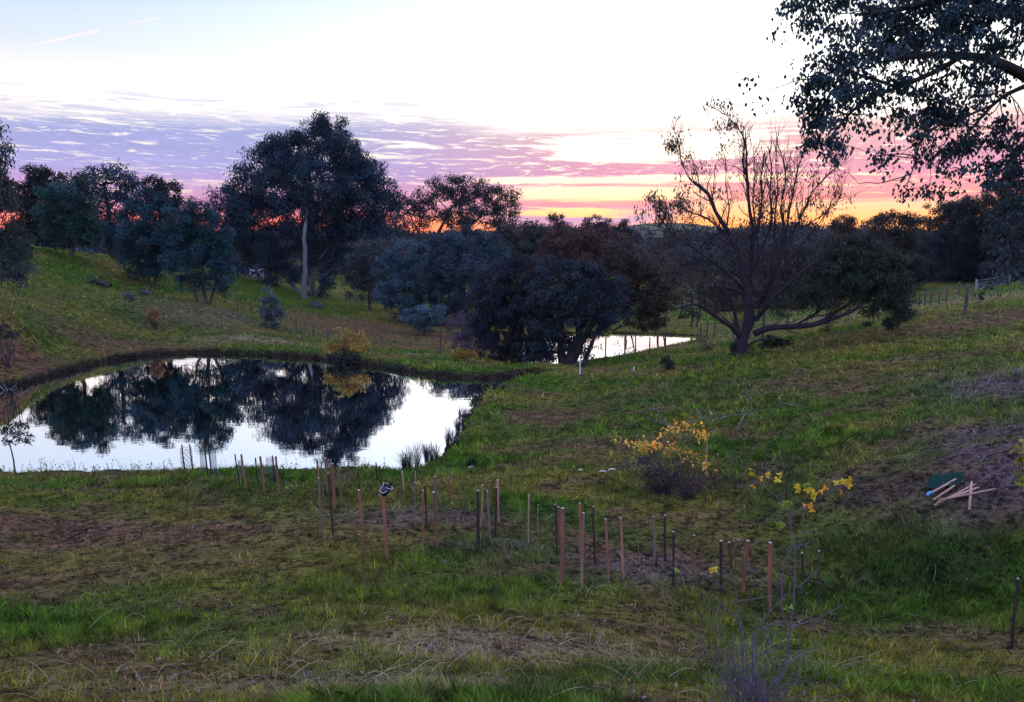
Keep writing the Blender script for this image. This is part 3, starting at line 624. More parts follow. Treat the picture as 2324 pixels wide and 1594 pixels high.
# --- big eucalyptus
t = tree('eucalyptus_tree', 'tallest eucalyptus with a pale bare trunk at the centre left', 85, [(690,672,-5),(693,600,-5),(690,525,-4.5),(700,470,-2),(725,380),(740,310)],
     [(745,296,34,40,0,1),(738,272,18,18,0,.7),(722,335,58,52),(790,345,44,40),(700,300,30,26,0,.7),(815,370,34,34),(650,370,50,44),(760,450,70,50),(720,540,60,40),(775,350,38,46),(628,322,34,34,0,.8),(612,372,42,44,0,.8),(680,350,40,40),(700,410,82,56),(640,420,58,56),(590,430,36,44,0,.7),(790,405,46,44),(832,398,38,42,0,.6),(860,430,34,36,0,.6),(885,468,28,30,0,.7),
      (600,490,62,52),(560,470,34,34,0,.7),(680,480,76,54),(750,480,66,52),(820,480,60,44,0,.8),(560,530,34,42,0,.8),(505,450,26,24,0,.8),(520,480,36,36,0,.9),(502,520,28,32,0,.8),(540,580,36,34,0,.8),(560,470,40,36,0,.8),(860,465,38,34,0,.9),(885,440,24,26,0,.7),(560,400,30,36,0,.8),(540,440,34,34,0,.8),(615,345,34,34,0,.8),(850,400,32,34,0,.8),(835,440,30,30,0,.8),(488,440,12,10,0,.4),(530,490,24,30,0,.7),(610,550,60,44,0,.9),(660,575,50,44),(580,600,40,30,0,.8),(745,545,44,34,0,.6),(800,530,34,30,0,.6),(850,520,46,30,0,.8),(640,620,40,30,0,.8),
      (760,590,55,30,0,.6),(820,590,55,30,0,.7),(722,630,34,40,0,.8)], leaf=.27, cover=1.55, col=(.016,.036,.054), rc=1.0, tr=.27, droop=.6, bark=(.115,.11,.125), depth=.9,
      trunks=[[(705,668),(715,600),(745,560),(800,520),(850,480)],[(680,664),(640,612),(600,560),(560,510)],[(712,668),(740,620),(790,590)],[(604,642),(606,600),(612,560)]])
tree('eucalyptus_tree', 'open crowned eucalyptus right of the tallest one against the orange sky', 98, [(985,600),(990,540),(1020,480),(1060,430)],
     [(1015,415,36,20,0,.9),(985,440,40,26,0,.7),(1050,430,50,24,0,.8),(1105,425,34,22,0,.7),(1140,445,32,26,0,.7),(1085,460,50,28),(1150,475,30,24,0,.7),(1040,480,48,28),(1100,495,52,24),(950,455,36,20,0,.7),(925,475,34,24),(960,485,44,24,0,.7),(900,510,50,20,0,.35),(960,525,50,18,0,.3),(1040,520,44,18,0,.6),(1150,505,28,16,0,.5)],
     leaf=.29, cover=1.35, col=(.030,.036,.036), rc=.85, tr=.26, droop=.6, bark=(.05,.04,.04), trunks=[[(975,600),(950,530),(925,480)],[(940,600),(905,540),(890,500)],[(1000,600),(1040,540),(1110,470)]])
# --- valley mass between the ponds
tree('wattle_tree', 'slender grey green tree standing behind the wire fence foot of the tallest eucalyptus', 74, [(838,700),(838,640),(845,590)], [(845,580,44,38),(815,610,40,36,0,.8),(860,630,40,38),(830,655,45,26,0,.7)], leaf=.22, cover=1.8, col=(.045,.058,.058), rc=.6, tr=.12)
tree('wattle_tree', 'blue grey bushy wattle at the left end of the valley trees', 68, [(930,755),(930,690),(925,640)], [(925,590,44,44),(895,620,40,40),(950,630,42,46),(915,665,46,40),(885,680,28,26,0,.7),(955,690,44,36),(930,720,34,24)], leaf=.20, cover=2.0, col=(.042,.080,.105), rc=.55, tr=.12, droop=.3)
tree('wattle_tree', 'pale silvery bush at the foot of the valley trees above the dam', 58, [(962,752),(962,730),(960,710)], [(945,715,30,24),(978,712,30,28),(962,735,34,16)], leaf=.16, cover=2.0, col=(.065,.115,.14), rc=.4, tr=.06, droop=.3)
tree('wattle_tree', 'broad grey green tree rising behind the dark willowy pair', 66, [(1060,770),(1055,680),(1050,600)], [(1010,570,46,38),(1055,555,52,38),(1000,620,40,44),(1060,610,56,46),(1110,580,44,40),(1015,670,44,42),(1075,665,46,40),(1020,715,40,36,0,.8),(985,590,28,30,0,.8)], leaf=.21, cover=2.0, col=(.032,.060,.078), rc=.65, tr=.16, droop=.35)
tree('wattle_tree', 'rounded olive crown on the skyline of the valley trees right of the open eucalyptus', 76, [(1160,760),(1160,640),(1155,570)], [(1130,545,46,30),(1180,540,48,28),(1220,550,44,30),(1160,580,70,34),(1210,590,44,34)], leaf=.23, cover=2.1, col=(.050,.046,.040), rc=.65, tr=.16)
tree('wattle_tree', 'brownish crown directly beneath the pink cloud gap on the skyline', 52, [(1262,836),(1280,700),(1300,570)], [(1270,548,44,30),(1320,545,48,30),(1370,550,44,30),(1290,585,60,36),(1350,590,60,38),(1250,590,40,30)], leaf=.17, cover=1.6, col=(.062,.036,.030), rc=.45, tr=.16)
tree('wattle_tree', 'wide dark tree overhanging the left part of the far pond', 47, [(1325,826),(1350,760),(1400,690),(1440,630)], [(1410,580,50,36),(1460,590,50,40),(1400,630,50,40),(1455,640,56,40),(1500,620,40,40,0,.8),(1500,670,44,38,0,.8),(1440,690,54,32),(1395,690,36,36),(1545,650,34,40,0,.7),(1490,715,36,28,0,.8),(1455,725,40,22)], leaf=.15, cover=1.7, col=(.060,.044,.034), rc=.42, tr=.14, twigs=5, grow=1.1)
tree('willowy_wattle_tree', 'dark willowy tree with trailing foliage left of the thick leaning trunk', 45, [(1165,838),(1160,760),(1165,680)], [(1130,640,50,40),(1180,620,50,40),(1110,690,50,44),(1170,690,60,48),(1220,670,40,44),(1130,740,52,48),(1190,750,50,50),(1120,785,38,38),(1180,795,44,30),(1230,740,34,44,0,.8),(1085,720,30,40,0,.7),(1230,795,26,30,0,.7)], leaf=.15, cover=2.0, col=(.020,.024,.036), rc=.42, tr=.14, droop=.7, bark=(.035,.03,.03), trunks=[[(1190,836),(1210,780),(1225,720)],[(1140,836),(1120,780),(1110,740)]])
tree('willowy_wattle_tree', 'dark spreading tree with the thick leaning trunk between the two ponds', 43, [(1288,834),(1300,790),(1318,750),(1300,690),(1290,640)], [(1270,620,50,36),(1320,630,50,40),(1240,670,46,40),(1300,680,60,40),(1360,670,46,38),(1385,700,34,30,0,.8),(1270,720,50,34),(1340,722,40,22,0,.8),(1225,720,36,36),(1255,760,36,28,0,.8),(1390,735,24,16,0,.6),(1240,800,24,22,0,.6),(1300,785,26,26,0,.7),(1212,800,24,24,0,.7),(1350,770,20,22,0,.4),(1322,806,12,22,0,.4),(1405,660,30,30,0,.8),(1332,790,16,28,0,.35)], leaf=.15, cover=2.0, col=(.020,.032,.042), rc=.42, tr=.30, droop=.6, bark=(.03,.026,.026), trunks=[[(1290,830),(1330,760),(1360,710),(1385,670)],[(1282,832),(1270,770),(1250,700)]])
tree('purple_shrub', 'dusky purple twiggy shrub behind the small golden bush', 48, [(1065,808),(1065,770),(1060,740)], [(1040,745,34,34,0,.8),(1075,760,30,36,0,.8),(1050,785,34,24,0,.8)], leaf=.13, cover=1.1, col=(.085,.065,.085), rc=.35, tr=.04, cat='shrub')
for a in [('small feathery tree top poking above the valley skyline', 150, 1266, 505, 26, 26), ('rounded tree on the skyline left of the bare tree', 150, 1356, 508, 34, 22), ('low skyline tree touching the left twigs of the bare tree', 150, 1418, 520, 32, 20)]:
    L, Yd, px, py, rx, ry = a
    tree('eucalyptus_tree', L, Yd, [(px,640),(px,560),(px,py)], [(px,py-4,rx*.7,ry*.7),(px-rx*.5,py+10,rx*.6,ry*.7),(px+rx*.5,py+10,rx*.6,ry*.7),(px,py+26,rx,ry*.8,0,.5),(px,py+50,rx,ry)], leaf=.38, cover=1.5, col=(.022,.022,.024), rc=1.1, tr=.25, bark=(.03,.025,.025), group='skyline trees beyond the valley')
# --- behind the bare tree
for L, Yd, px, py, rx, ry, b, c in [('low brown scrubby tree at the foot of the woodland left of the forked trunk', 80, 1640, 655, 60, 30, 705, (.050,.040,.030)), ('low scrubby tree at the foot of the woodland above the horizontal limb', 82, 1770, 665, 70, 26, 702, (.034,.036,.034)), ('dim brown tree seen through the left branches of the bare tree', 128, 1580, 610, 62, 44, 700, (.040,.038,.032)), ('dark tree directly behind the forked trunk of the bare tree', 84, 1690, 610, 76, 48, 700, (.032,.034,.032)),
        ('low dark tree seen through the right branches of the bare tree', 92, 1800, 600, 80, 50, 690, (.026,.030,.030)), ('dark tree between the bare tree and the drooping leafy bough', 96, 1900, 585, 66, 50, 680, (.024,.032,.034)),
        ('brown low tree over the right end of the far pond', 124, 1530, 640, 50, 36, 700, (.036,.036,.028))]:
    tree('woodland_tree', L, Yd, [(px,b),(px,py+20),(px,py)], [(px-rx*.4,py-ry*.3,rx*.6,ry*.6),(px+rx*.4,py-ry*.25,rx*.6,ry*.6),(px,py+ry*.2,rx*.9,ry*.6),(px-rx*.4,py+ry*.8,rx*.55,ry*.6),(px+rx*.4,py+ry*.8,rx*.55,ry*.6)], leaf=.34, cover=1.9, col=c, rc=1.0, tr=.25, group='woodland behind the bare tree', bark=(.04,.035,.03))
# --- right woodland
for L, Yd, px, py, rx, ry, b, c in [('leafy tree with a rounded lit top left of the right woodland', 104, 2030, 500, 58, 26, 660, (.034,.034,.024)), ('blue grey eucalyptus with pale stems in the right woodland', 112, 2130, 545, 50, 36, 655, (.045,.060,.066)),
        ('tall dark tree at the middle of the right woodland', 108, 2215, 470, 62, 46, 650, (.022,.026,.022)), ('dark tree with blue green leaves near the right edge', 100, 2300, 520, 56, 60, 648, (.024,.034,.034)), ('dark low tree under the overhanging boughs at right', 118, 2080, 570, 60, 40, 655, (.024,.030,.034)),
        ('shadowed tree behind the metal gate', 116, 2255, 575, 60, 44, 650, (.026,.034,.040)), ('airy tree with orange sky showing through beside the near overhanging leaves', 114, 2160, 478, 56, 34, 652, (.034,.026,.020)), ('tall airy tree filling the right edge under the lowest hanging boughs', 104, 2290, 440, 54, 44, 650, (.034,.026,.020)), ('small thin tree between the bare tree and the lit rounded top', 116, 1915, 505, 22, 30, 660, (.040,.034,.022))]:
    tree('woodland_tree', L, Yd, [(px,b),(px+4,py+40),(px,py)], [(px,py,rx*.6,ry*.7),(px-rx*.5,py+ry*.4,rx*.6,ry*.8),(px+rx*.5,py+ry*.4,rx*.6,ry*.8),(px-rx*.3,py+ry*1.5,rx*.75,ry*1.0),(px+rx*.4,py+ry*1.5,rx*.7,ry*1.0)]+([(px,(py+b)/2+25,rx*.95,(b-py)*.30),(px-rx*.4,b-38,rx*.7,30),(px+rx*.5,b-40,rx*.7,32)] if rx > 30 else []),
         leaf=.28, cover=1.8, col=c, rc=.9, tr=.22, group='woodland beyond the right paddock', bark=(.10,.10,.11) if 'pale' in L else (.035,.03,.03))
# far-off wood that reads as one mass
fb = MB(); n = 1200
aa = R.uniform(-.85, .85, n); rr_ = R.uniform(130, 620, n)**1.0
for a_, r_ in zip(aa, rr_):
    x_, y_ = r_*sin(a_), r_*cos(a_); 
    h = R.uniform(4, 9)*(1 if r_ > 220 else .8)
    cap = (.012+.006*sin(a_*23)+.004*sin(a_*61))*r_+EYE
    if cap < T(x_, y_)+h or r_ > 260: h = max(2.5, cap-T(x_, y_))
    z_ = T(x_, y_); h = min(h, 15)
    for j in range(5):
        o_ = R.normal(size=3)*np.array([h*.45, h*.45, h*.16])+np.array([x_, y_, z_+h*.55])
        crown_lobe(fb, o_, (h*.36, h*.36, h*.28), .5+r_*.0022, .85, (.034,.042,.046), .4, h*.16)
tag(fb.build('distant_woodland', M_LEAF), 'far off dark woodland along the foot of the hills', 'woodland', kind='stuff')

# --- saplings and shrubs on the banks
def shrub(name, label, px, py, Yd, lobes, leaf, cover, col, rc, tr=.03, cat='shrub', stems=7, bark=(.05,.04,.04), droop=.1, matl=None, group=None, asp=.5, stemlabel=None, shell=.3, hexa=False):
    b = at(px, py, Yd) if Yd else hit(px, py); Yd = b[1]; z = T(b[0], b[1]); b[2] = z; r = root(name, tuple(b), label, cat, group)
    tb = MB(); cb = MB(); k = Yd/F
    for L in lobes:
        c = at(L[0], L[1], Yd+(L[4] if len(L) > 4 else 0)); cv = L[5] if len(L) > 5 else 1
        cc = crown_lobe(cb, c, (L[2]*k, min(L[2], L[3])*k*.9, L[3]*k), leaf, cover*cv, col, droop, rc, asp=asp, shell=shell, hexa=hexa)
        for q_ in cc[R.permutation(len(cc))[:stems]]:
            s0 = b+np.array([R.normal()*.05, R.normal()*.05, -.05]); p_ = jitter_path(s0, q_, 6, .045); tb.tube(p_, np.linspace(tr, tr*.25, 6), bark, 4, False)
    tb.build('stems', M_TWIG, r); cb.build('foliage', matl or M_LEAF, r); return r
YEL = (.42,.27,.035)
shrub('autumn_shrub', 'big yellow leaved bush overhanging the far edge of the near pond', 780, 818, 39.2, [(790,768,38,20),(765,785,36,22),(812,782,28,20),(775,800,34,16,0,.7),(770,752,16,10,0,.4),(745,805,20,14,0,.5),(835,790,16,12,0,.4)], .11, 1.0, (.30,.20,.04), .28, .025, matl=M_YELLOW, stems=9)
shrub('dark_shrub', 'low dark bush beneath the yellow leaved bush at the water', 785, 828, 38.6, [(785,815,38,15),(760,812,20,12)], .11, 1.8, (.022,.026,.020), .25)
shrub('autumn_shrub', 'small golden bush on the dam beside the purple shrub', 1050, 818, 40, [(1035,800,20,12),(1060,805,24,12),(1045,812,30,8)], .10, 1.4, (.34,.22,.035), .22, .02, matl=M_YELLOW)
shrub('autumn_shrub', 'faded orange twiggy bush alone on the left hillside', 350, 735, 47, [(345,712,20,12,0,.6),(362,705,18,10,0,.5),(352,722,22,12)], .10, .8, (.24,.12,.05), .22, .02, matl=M_YELLOW)
tree('sapling', 'young blue green sapling standing by the wire fence', 52, [(618,748),(616,710),(612,665)], [(612,668,15,20,0,.7),(606,695,20,22),(622,702,20,24),(616,728,24,18)], leaf=.15, cover=1.3, col=(.070,.10,.11), rc=.3, tr=.05, droop=.3, cat='sapling')
shrub('silver_shrub', 'small silvery shrub at the foot of the tallest eucalyptus', 712, 704, 72, [(710,692,14,10),(722,697,10,7)], .17, 1.5, (.09,.12,.13), .3)
shrub('silver_shrub', 'small silvery shrub beside the old log on the left hillside', 293, 682, 52, [(292,668,14,10,0,.8),(300,675,12,7,0,.8)], .13, 1.3, (.08,.11,.11), .25)
shrub('dark_shrub', 'dark scrubby bush at the left edge below the cut off eucalyptus', 15, 775, 34, [(5,752,22,16),(28,760,14,12)], .11, 1.6, (.020,.028,.020), .22)
shrub('dark_shrub', 'dark bush on the hump behind the bare tree stump end', 1765, 793, 35, [(1755,775,24,16),(1785,780,20,12),(1740,785,18,10)], .10, 1.8, (.016,.020,.014), .2)
shrub('dark_shrub', 'small upright shrub on the grass between the ponds and bare tree', 1515, 843, 32, [(1512,815,11,14),(1520,828,14,12)], .09, 1.6, (.026,.040,.026), .16)
shrub('dark_shrub', 'small round dark bush on the paddock left of the drooping bough', 1965, 752, 37, [(1960,742,15,9),(1972,735,8,9,0,.7)], .10, 1.8, (.020,.026,.018), .18)
shrub('rusty_shrub', 'thin rusty twiggy shrub right of the far pond', 1602, 808, 41, [(1598,780,16,22,0,.35),(1610,790,14,14,0,.35)], .09, .9, (.12,.05,.045), .2, .014, stems=9)
shrub('rusty_shrub', 'rusty bush low behind the horizontal limb of the bare tree', 1880, 752, 38, [(1882,740,14,10,0,.7),(1872,745,8,6,0,.7)], .10, 1.2, (.10,.055,.03), .2, .012)
tree('sapling', 'small windblown sapling with dark leaves at the left end of the near bank', 19.6, [(35,1068),(28,1030),(20,1005),(38,990),(55,985)], [(22,1000,13,10,0,.6),(40,985,14,8,0,.7),(60,990,12,9,0,.8),(62,1003,10,8,0,.7),(45,998,10,6,0,.6)], leaf=.07, cover=1.0, col=(.035,.045,.040), rc=.09, tr=.02, droop=.1, cat='sapling', bark=(.04,.035,.03))
# yellow sapling over a thorny dark bush
shrub('thorn_bush', 'dark purple thorny bush beneath the yellow sapling', 1510, 1125, None, [(1480,1060,52,36,0,.8),(1540,1060,50,44,0,.6),(1500,1095,62,32,0,.6),(1425,1050,36,26,0,.5)], .035, .55, (.045,.030,.055), .14, .005, stems=90, bark=(.050,.036,.052), droop=.0)
shrub('autumn_sapling', 'slender sapling with scattered yellow leaves over the thorny bush', 1565, 1132, None, [(1545,965,34,14,0,1.0),(1580,985,24,22,0,1.0),(1480,1010,50,14,0,1.0),(1530,1020,44,16,0,.9),(1400,1000,24,10,0,.6),(1575,1040,28,16,0,.6),(1450,1012,30,12,0,.7),(1520,985,30,18,0,.7),(1600,1060,12,10,0,.5)], .070, .40, (.72,.42,.07), .17, .007, stems=7, bark=(.05,.035,.035), matl=M_YELLOW, asp=.65, cat='sapling', shell=.1, hexa=True)
shrub('autumn_shrub', 'yellow green bush cut by the right edge above the timber pile', 2345, 1120, 12.2, [(2318,1010,30,16,0,.9),(2335,1040,30,20,0,.9),(2320,1085,20,10,0,.7),(2340,1110,24,20)], .10, .9, (.30,.30,.035), .14, .008, matl=M_YELLOW, asp=.7, hexa=True)
tree('sapling', 'leafless dark sapling on the slope above the fallen branches', 25.5, [(1778,915),(1778,890),(1777,868)], [(1777,872,3,4,0,.1)], leaf=.04, cover=.05, tr=.018, rc=.05, limbs=False, cat='sapling', bark=(.03,.025,.02))

for px, py, b, L in [(1418, 690, 757, 'leftmost of three thin sparse trees on the far shore of the far pond'), (1492, 670, 757, 'middle one of three thin sparse trees on the far shore of the far pond'), (1568, 680, 760, 'rightmost of three thin sparse trees on the far shore of the far pond')]:
    tree('thin_tree', L, 64, [(px,b),(px+5,py+30),(px-3,py-40)], [(px,py,26,22,0,.35),(px-14,py-34,20,20,0,.35),(px+12,py-46,20,20,0,.3)], leaf=.20, cover=.5, col=(.045,.035,.030), rc=.5, tr=.10, group='thin trees on the far shore', trunks=[[(px+12,b),(px+22,py+20),(px+30,py-20)]], bark=(.05,.04,.04))
# ------------------------------------------------------------------ the bare spreading tree
def limb_path(pts, Yd, step=.35, wob=.02):
    """smooth path through picture places with depth offsets"""
    q_ = np.array([at(p[0], p[1], Yd+(p[2] if len(p) > 2 else 0)) for p in pts]); n = len(q_)
    out = []
    for i in range(n-1):
        p0 = q_[max(i-1, 0)]; p1 = q_[i]; p2 = q_[i+1]; p3 = q_[min(i+2, n-1)]; m_ = max(2, int(np.linalg.norm(p2-p1)/step))
        for t in np.linspace(0, 1, m_, endpoint=False):
            out.append(.5*((2*p1)+(-p0+p2)*t+(2*p0-5*p1+4*p2-p3)*t*t+(-p0+3*p1-3*p2+p3)*t**3))
    out.append(q_[-1]); out = np.array(out); out[1:] += np.cumsum(R.normal(0, wob, (len(out)-1, 3)), 0)*.5
    return out
def twigs(tb, p, d, L, r, depth, tips, bark, up=.25, spread=.5, nb=3, crook=.16):
    n = 6; pts = [p]; dd = d/np.linalg.norm(d)
    for i in range(n):
        dd = dd+R.normal(0, crook, 3)+np.array([0, 0, up*.12]); dd /= np.linalg.norm(dd); pts.append(pts[-1]+dd*L/n)
    pts = np.array(pts); tb.tube(pts, np.linspace(r, r*.45, n+1), bark, 5 if r > .03 else 4 if r > .015 else 3, False)
    if depth == 0: tips.append(pts[-1]); tips.append(pts[-3]); return
    for k in range(nb):
        i = random.randint(2, n); nd = dd+R.normal(0, spread, 3)+np.array([0, 0, up]); twigs(tb, pts[i], nd, L*random.uniform(.45, .75), r*.5, depth-1, tips, bark, up, spread, nb, crook)
BY = 36.0
bb = hit(1682, 806); BY = bb[1]
r = root('bare_tree', tuple(bb), 'big half bare tree with forked twisted branches and one drooping leafy bough', 'tree')
wb = MB(); tips = []; BK = (.028,.021,.028)
LIMBS = [ # (points, start radius, end radius, twig count, twig length, up)
 ([(1676,812),(1685,770),(1700,735),(1702,700)], .50, .34, 0, 0, 0),
 ([(1688,772),(1662,742,-.5),(1640,728,-.8),(1600,700,-1.2),(1572,690,-1.6),(1530,702,-2)], .22, .05, 9, 1.3, .1),
 ([(1686,770),(1672,740,.5),(1664,700,.8),(1650,672,1)], .16, .07, 5, 1.2, .3),
 ([(1702,702),(1692,660),(1685,610),(1668,560),(1648,520),(1622,480),(1604,440),(1570,412)], .30, .08, 14, 1.5, .35),
 ([(1604,440),(1580,420,.3),(1562,400,.5),(1546,360,.7),(1538,315,.9),(1524,285,1)], .06, .018, 10, .8, .5),
 ([(1700,690),(1700,640,.6),(1706,590,.8),(1708,520,1),(1700,460,1),(1694,400,1),(1692,340,1.2),(1690,290,1.2)], .26, .03, 16, 1.3, .7),
 ([(1700,420,1),(1685,370,1.1),(1690,320,1),(1675,290,.9),(1650,262,.8),(1632,240,.8)], .07, .018, 14, .9, .5),
 ([(1706,560,.8),(1722,510,.6),(1730,450,.5),(1728,400,.4),(1735,345,.3)], .12, .025, 12, 1.1, .8),
 ([(1712,600,-.4),(1738,545,-.6),(1752,500,-.8),(1748,440,-1),(1752,380,-1),(1746,330,-1)], .13, .022, 12, 1.1, .8),
 ([(1722,690),(1748,640,-.6),(1768,590,-.9),(1780,530,-1),(1772,470,-1),(1782,410,-1),(1776,350,-1)], .17, .03, 14, 1.1, .8),
 ([(1768,585,-.9),(1800,530,-1.2),(1826,480,-1.4),(1842,440,-1.5),(1880,400,-1.6),(1905,372,-1.6)], .10, .02, 14, 1.1, .6),
 ([(1782,540,-1),(1790,490,-.6),(1800,430,-.4),(1812,380,-.2),(1830,330,0)], .08, .02, 11, 1.0, .8),
 ([(1715,725),(1735,700,-.4),(1760,668,-.8),(1792,640,-1.2),(1830,605,-1.5),(1872,578,-1.8),(1905,560,-2)], .20, .04, 10, 1.2, .4),
 ([(1690,660),(1668,635,-.5),(1640,612,-.9),(1610,590,-1.3),(1570,560,-1.6),(1520,530,-1.8),(1480,500,-2)], .12, .025, 16, 1.2, .5),
 ([(1690,672),(1660,655,-.4),(1610,648,-.8),(1560,652,-1),(1500,642,-1.2)], .07, .018, 10, 1.0, .2),
 ([(1668,560),(1640,530,.6),(1608,500,1),(1570,486,1.3),(1530,470,1.5)], .10, .02, 12, 1.1, .6),
 ([(1650,520),(1612,540,1),(1590,560,1.4),(1560,600,1.8),(1530,620,2)], .08, .02, 8, 1.0, .1),
 ([(1712,758),(1740,745,-.3),(1790,741,-.5),(1840,738,-.6),(1880,728,-.7),(1930,708,-.8),(1960,690,-.8)], .24, .09, 7, 1.1, .3),
 ([(1840,738,-.6),(1880,720,-.4),(1925,690,-.2),(1960,672,0),(2000,660,0),(2030,650,0)], .12, .04, 6, 1.0, .3),
 ([(1800,741,-.5),(1850,715,.3),(1890,688,.6),(1920,670,.6),(1950,655,.6)], .10, .04, 5, 1.0, .3),
 ([(1705,735),(1740,690,1),(1760,660,1.4),(1790,640,1.6),(1850,625,1.8)], .13, .04, 8, 1.1, .3),
 ([(1706,640),(1722,580,.8),(1718,520,1.2),(1712,450,1.4),(1716,390,1.5),(1712,330,1.5)], .10, .02, 12, 1.0, .8),
 ([(1750,610,-.6),(1762,560,.3),(1760,500,.6),(1766,430,.8),(1760,370,.8),(1764,300,.8)], .09, .018, 12, 1.0, .8),
 ([(1648,520),(1655,470,.6),(1648,420,.8),(1650,370,.9)], .07, .016, 10, .9, .6),
 ([(1800,530,-1.2),(1850,500,-1),(1890,470,-.9),(1912,440,-.9)], .06, .016, 10, .9, .4),
 ([(1690,660),(1676,600,1.6),(1630,560,2.2),(1560,545,2.6),(1500,560,2.8)], .10, .02, 14, 1.1, .4),
 ([(1700,690),(1650,690,1),(1600,670,1.6),(1540,665,2)], .07, .018, 10, 1.0, .2),
 ([(1730,680,.2),(1780,600,.8),(1830,540,1.2),(1870,490,1.4),(1900,430,1.5)], .11, .02, 14, 1.1, .5),
 ([(1690,790),(1715,775,-.4),(1745,772,-.6),(1770,768,-.6)], .10, .03, 2, .6, .1)]
for pts, r0, r1, nt_, tl, up in LIMBS:
    pth = limb_path(pts, BY); pth[0] = pth[0] if pts[0][1] < 800 else pth[0]-np.array([0, 0, .3])
    wb.tube(pth, .66*np.linspace(r0, r1, len(pth))*(1+.10*R.normal(size=len(pth))), BK, 8)
    for k in range(int(nt_*1.9)):
        i = int(len(pth)*random.uniform(.25, 1))-1; d = pth[min(i+1, len(pth)-1)]-pth[max(i-1, 0)]; d = d/np.linalg.norm(d)
        twigs(wb, pth[i], d*.6+R.normal(0, .55, 3)+np.array([0, 0, up]), tl*random.uniform(.6, 1.2), min(r1*.55+.006, .028), 2 if r1 < .05 else 1, tips, BK, up, .5, 2)
wb.build('trunk', M_BARK, r)
lf = MB()
def near_tips(boxes, n, rad, leaf, col, per=16):
    tt = np.array(tips)
    for (px, py, rx, ry, k) in boxes:
        c = at(px, py, BY); s_ = BY/F; dd = np.hypot((tt[:, 0]-c[0])/(rx*s_), (tt[:, 2]-c[2])/(ry*s_)); sel = np.where(dd < 1)[0]
        if len(sel) == 0: continue
        for i in R.choice(sel, min(len(sel), k)):
            m_ = R.randint(per//3, int(per*1.3)); lf.leaves(tt[i]+R.normal(0, rad*.8, (m_, 3)), leaf, np.array(col)*R.uniform(.6, 1.5, (m_, 1)), .32, .6)
near_tips([(1640,260,45,40,34),(1525,290,30,40,18),(1500,330,40,40,10),(1600,330,60,50,16),(1520,430,60,60,26),(1460,500,55,60,50),(1560,480,60,60,50),(1490,450,50,50,40),(1500,560,60,60,30),(1640,400,60,50,16),(1700,470,50,50,20),(1780,400,50,60,30),(1850,420,60,60,30),(1880,500,50,60,20),(1700,600,200,110,90),(1560,640,90,60,44),(1800,640,80,60,50),(1850,700,90,40,30),(1760,480,60,60,24),(1690,290,20,50,4),(1740,600,120,120,60)], 0, .20, .17, (.050,.040,.028), 12)
DC = (.030,.040,.026)
for px, py, rx, ry, dy, cv in [(1880,585,46,34,-.5,1),(1930,570,56,34,-.3,1),(1985,600,56,40,-.3,1.1),(1900,625,56,36,-.6,1.1),(1960,640,60,34,-.3,1.1),(2020,640,42,38,0,1.1),(2040,675,30,38,0,1),(2045,715,22,28,0,1),(2052,690,20,34,.4,1),(2030,725,16,18,0,.8),(1950,560,46,30,0,1),(2000,580,40,34,.5,1),(1990,675,46,28,.2,.9),(1845,640,40,30,-.8,.9),(1870,665,40,26,-.5,.8),(1920,668,46,24,.8,.8),(1810,660,36,26,-.8,.7),(1925,605,60,40,1.2,1),(2005,700,26,22,.2,.6),(1975,695,22,16,0,.5),(1780,690,30,24,-.8,.5),(1840,690,30,16,0,.45)]:
    s_ = BY/F*1.13; crown_lobe(lf, at(px, py, BY+dy), (rx*s_, rx*s_*.8, ry*s_), .13, 1.7*cv, DC, .6, .34, asp=.36)
for px, py, rx, ry in [(1690,815,22,16),(1670,795,14,20),(1560,715,30,16)]:
    s_ = BY/F; crown_lobe(lf, at(px, py, BY-.2), (rx*s_, rx*s_*.8, ry*s_), .10, 1.2, (.02,.024,.018), .3, .2)
lf.build('foliage', M_LEAF, r)

# ------------------------------------------------------------------ overhanging tree, trunk outside the view on the right
OY = 10.5
OB = np.array([10.2, 10.2, 0]); OB[2] = T(OB[0], OB[1])
r = root('overhanging_tree', tuple(OB), 'near tree whose leafy boughs hang into the top right corner', 'tree')
ob = MB(); ol = MB(); OBK = (.032,.026,.028); ot = []
top_ = OB+np.array([-.1, .2, 5.4])
ob.tube(jitter_path(OB-np.array([0, 0, .3]), top_, 9, .012), np.linspace(.36, .24, 9), OBK, 10)
ob.tube(jitter_path(top_, top_+np.array([-.6, .4, 3.6]), 7, .03), np.linspace(.24, .10, 7), OBK, 8)
OL = [([(2480,330),(2400,230),(2324,172),(2250,138),(2180,128),(2090,128),(2010,140)], .11, .03), ([(2480,120),(2400,60),(2324,34),(2260,15),(2180,-10),(2080,10),(1980,30)], .12, .03),
      ([(2420,260),(2360,300),(2300,360),(2290,400),(2240,430)], .07, .02), ([(2340,190),(2290,210),(2250,240),(2200,300),(2160,350)], .035, .01), ([(2180,128),(2120,165),(2040,200),(1960,230),(1900,290),(1870,330)], .04, .012),
      ([(2420,-40),(2300,-80),(2150,-90),(1950,-60),(1800,-20)], .10, .02), ([(2440,420),(2380,470),(2300,520),(2290,560)], .06, .02), ([(2040,200),(1980,180),(1900,160),(1830,190)], .025, .008), ([(2250,240),(2180,270),(2100,300),(2080,360),(2060,420)], .02, .006)]
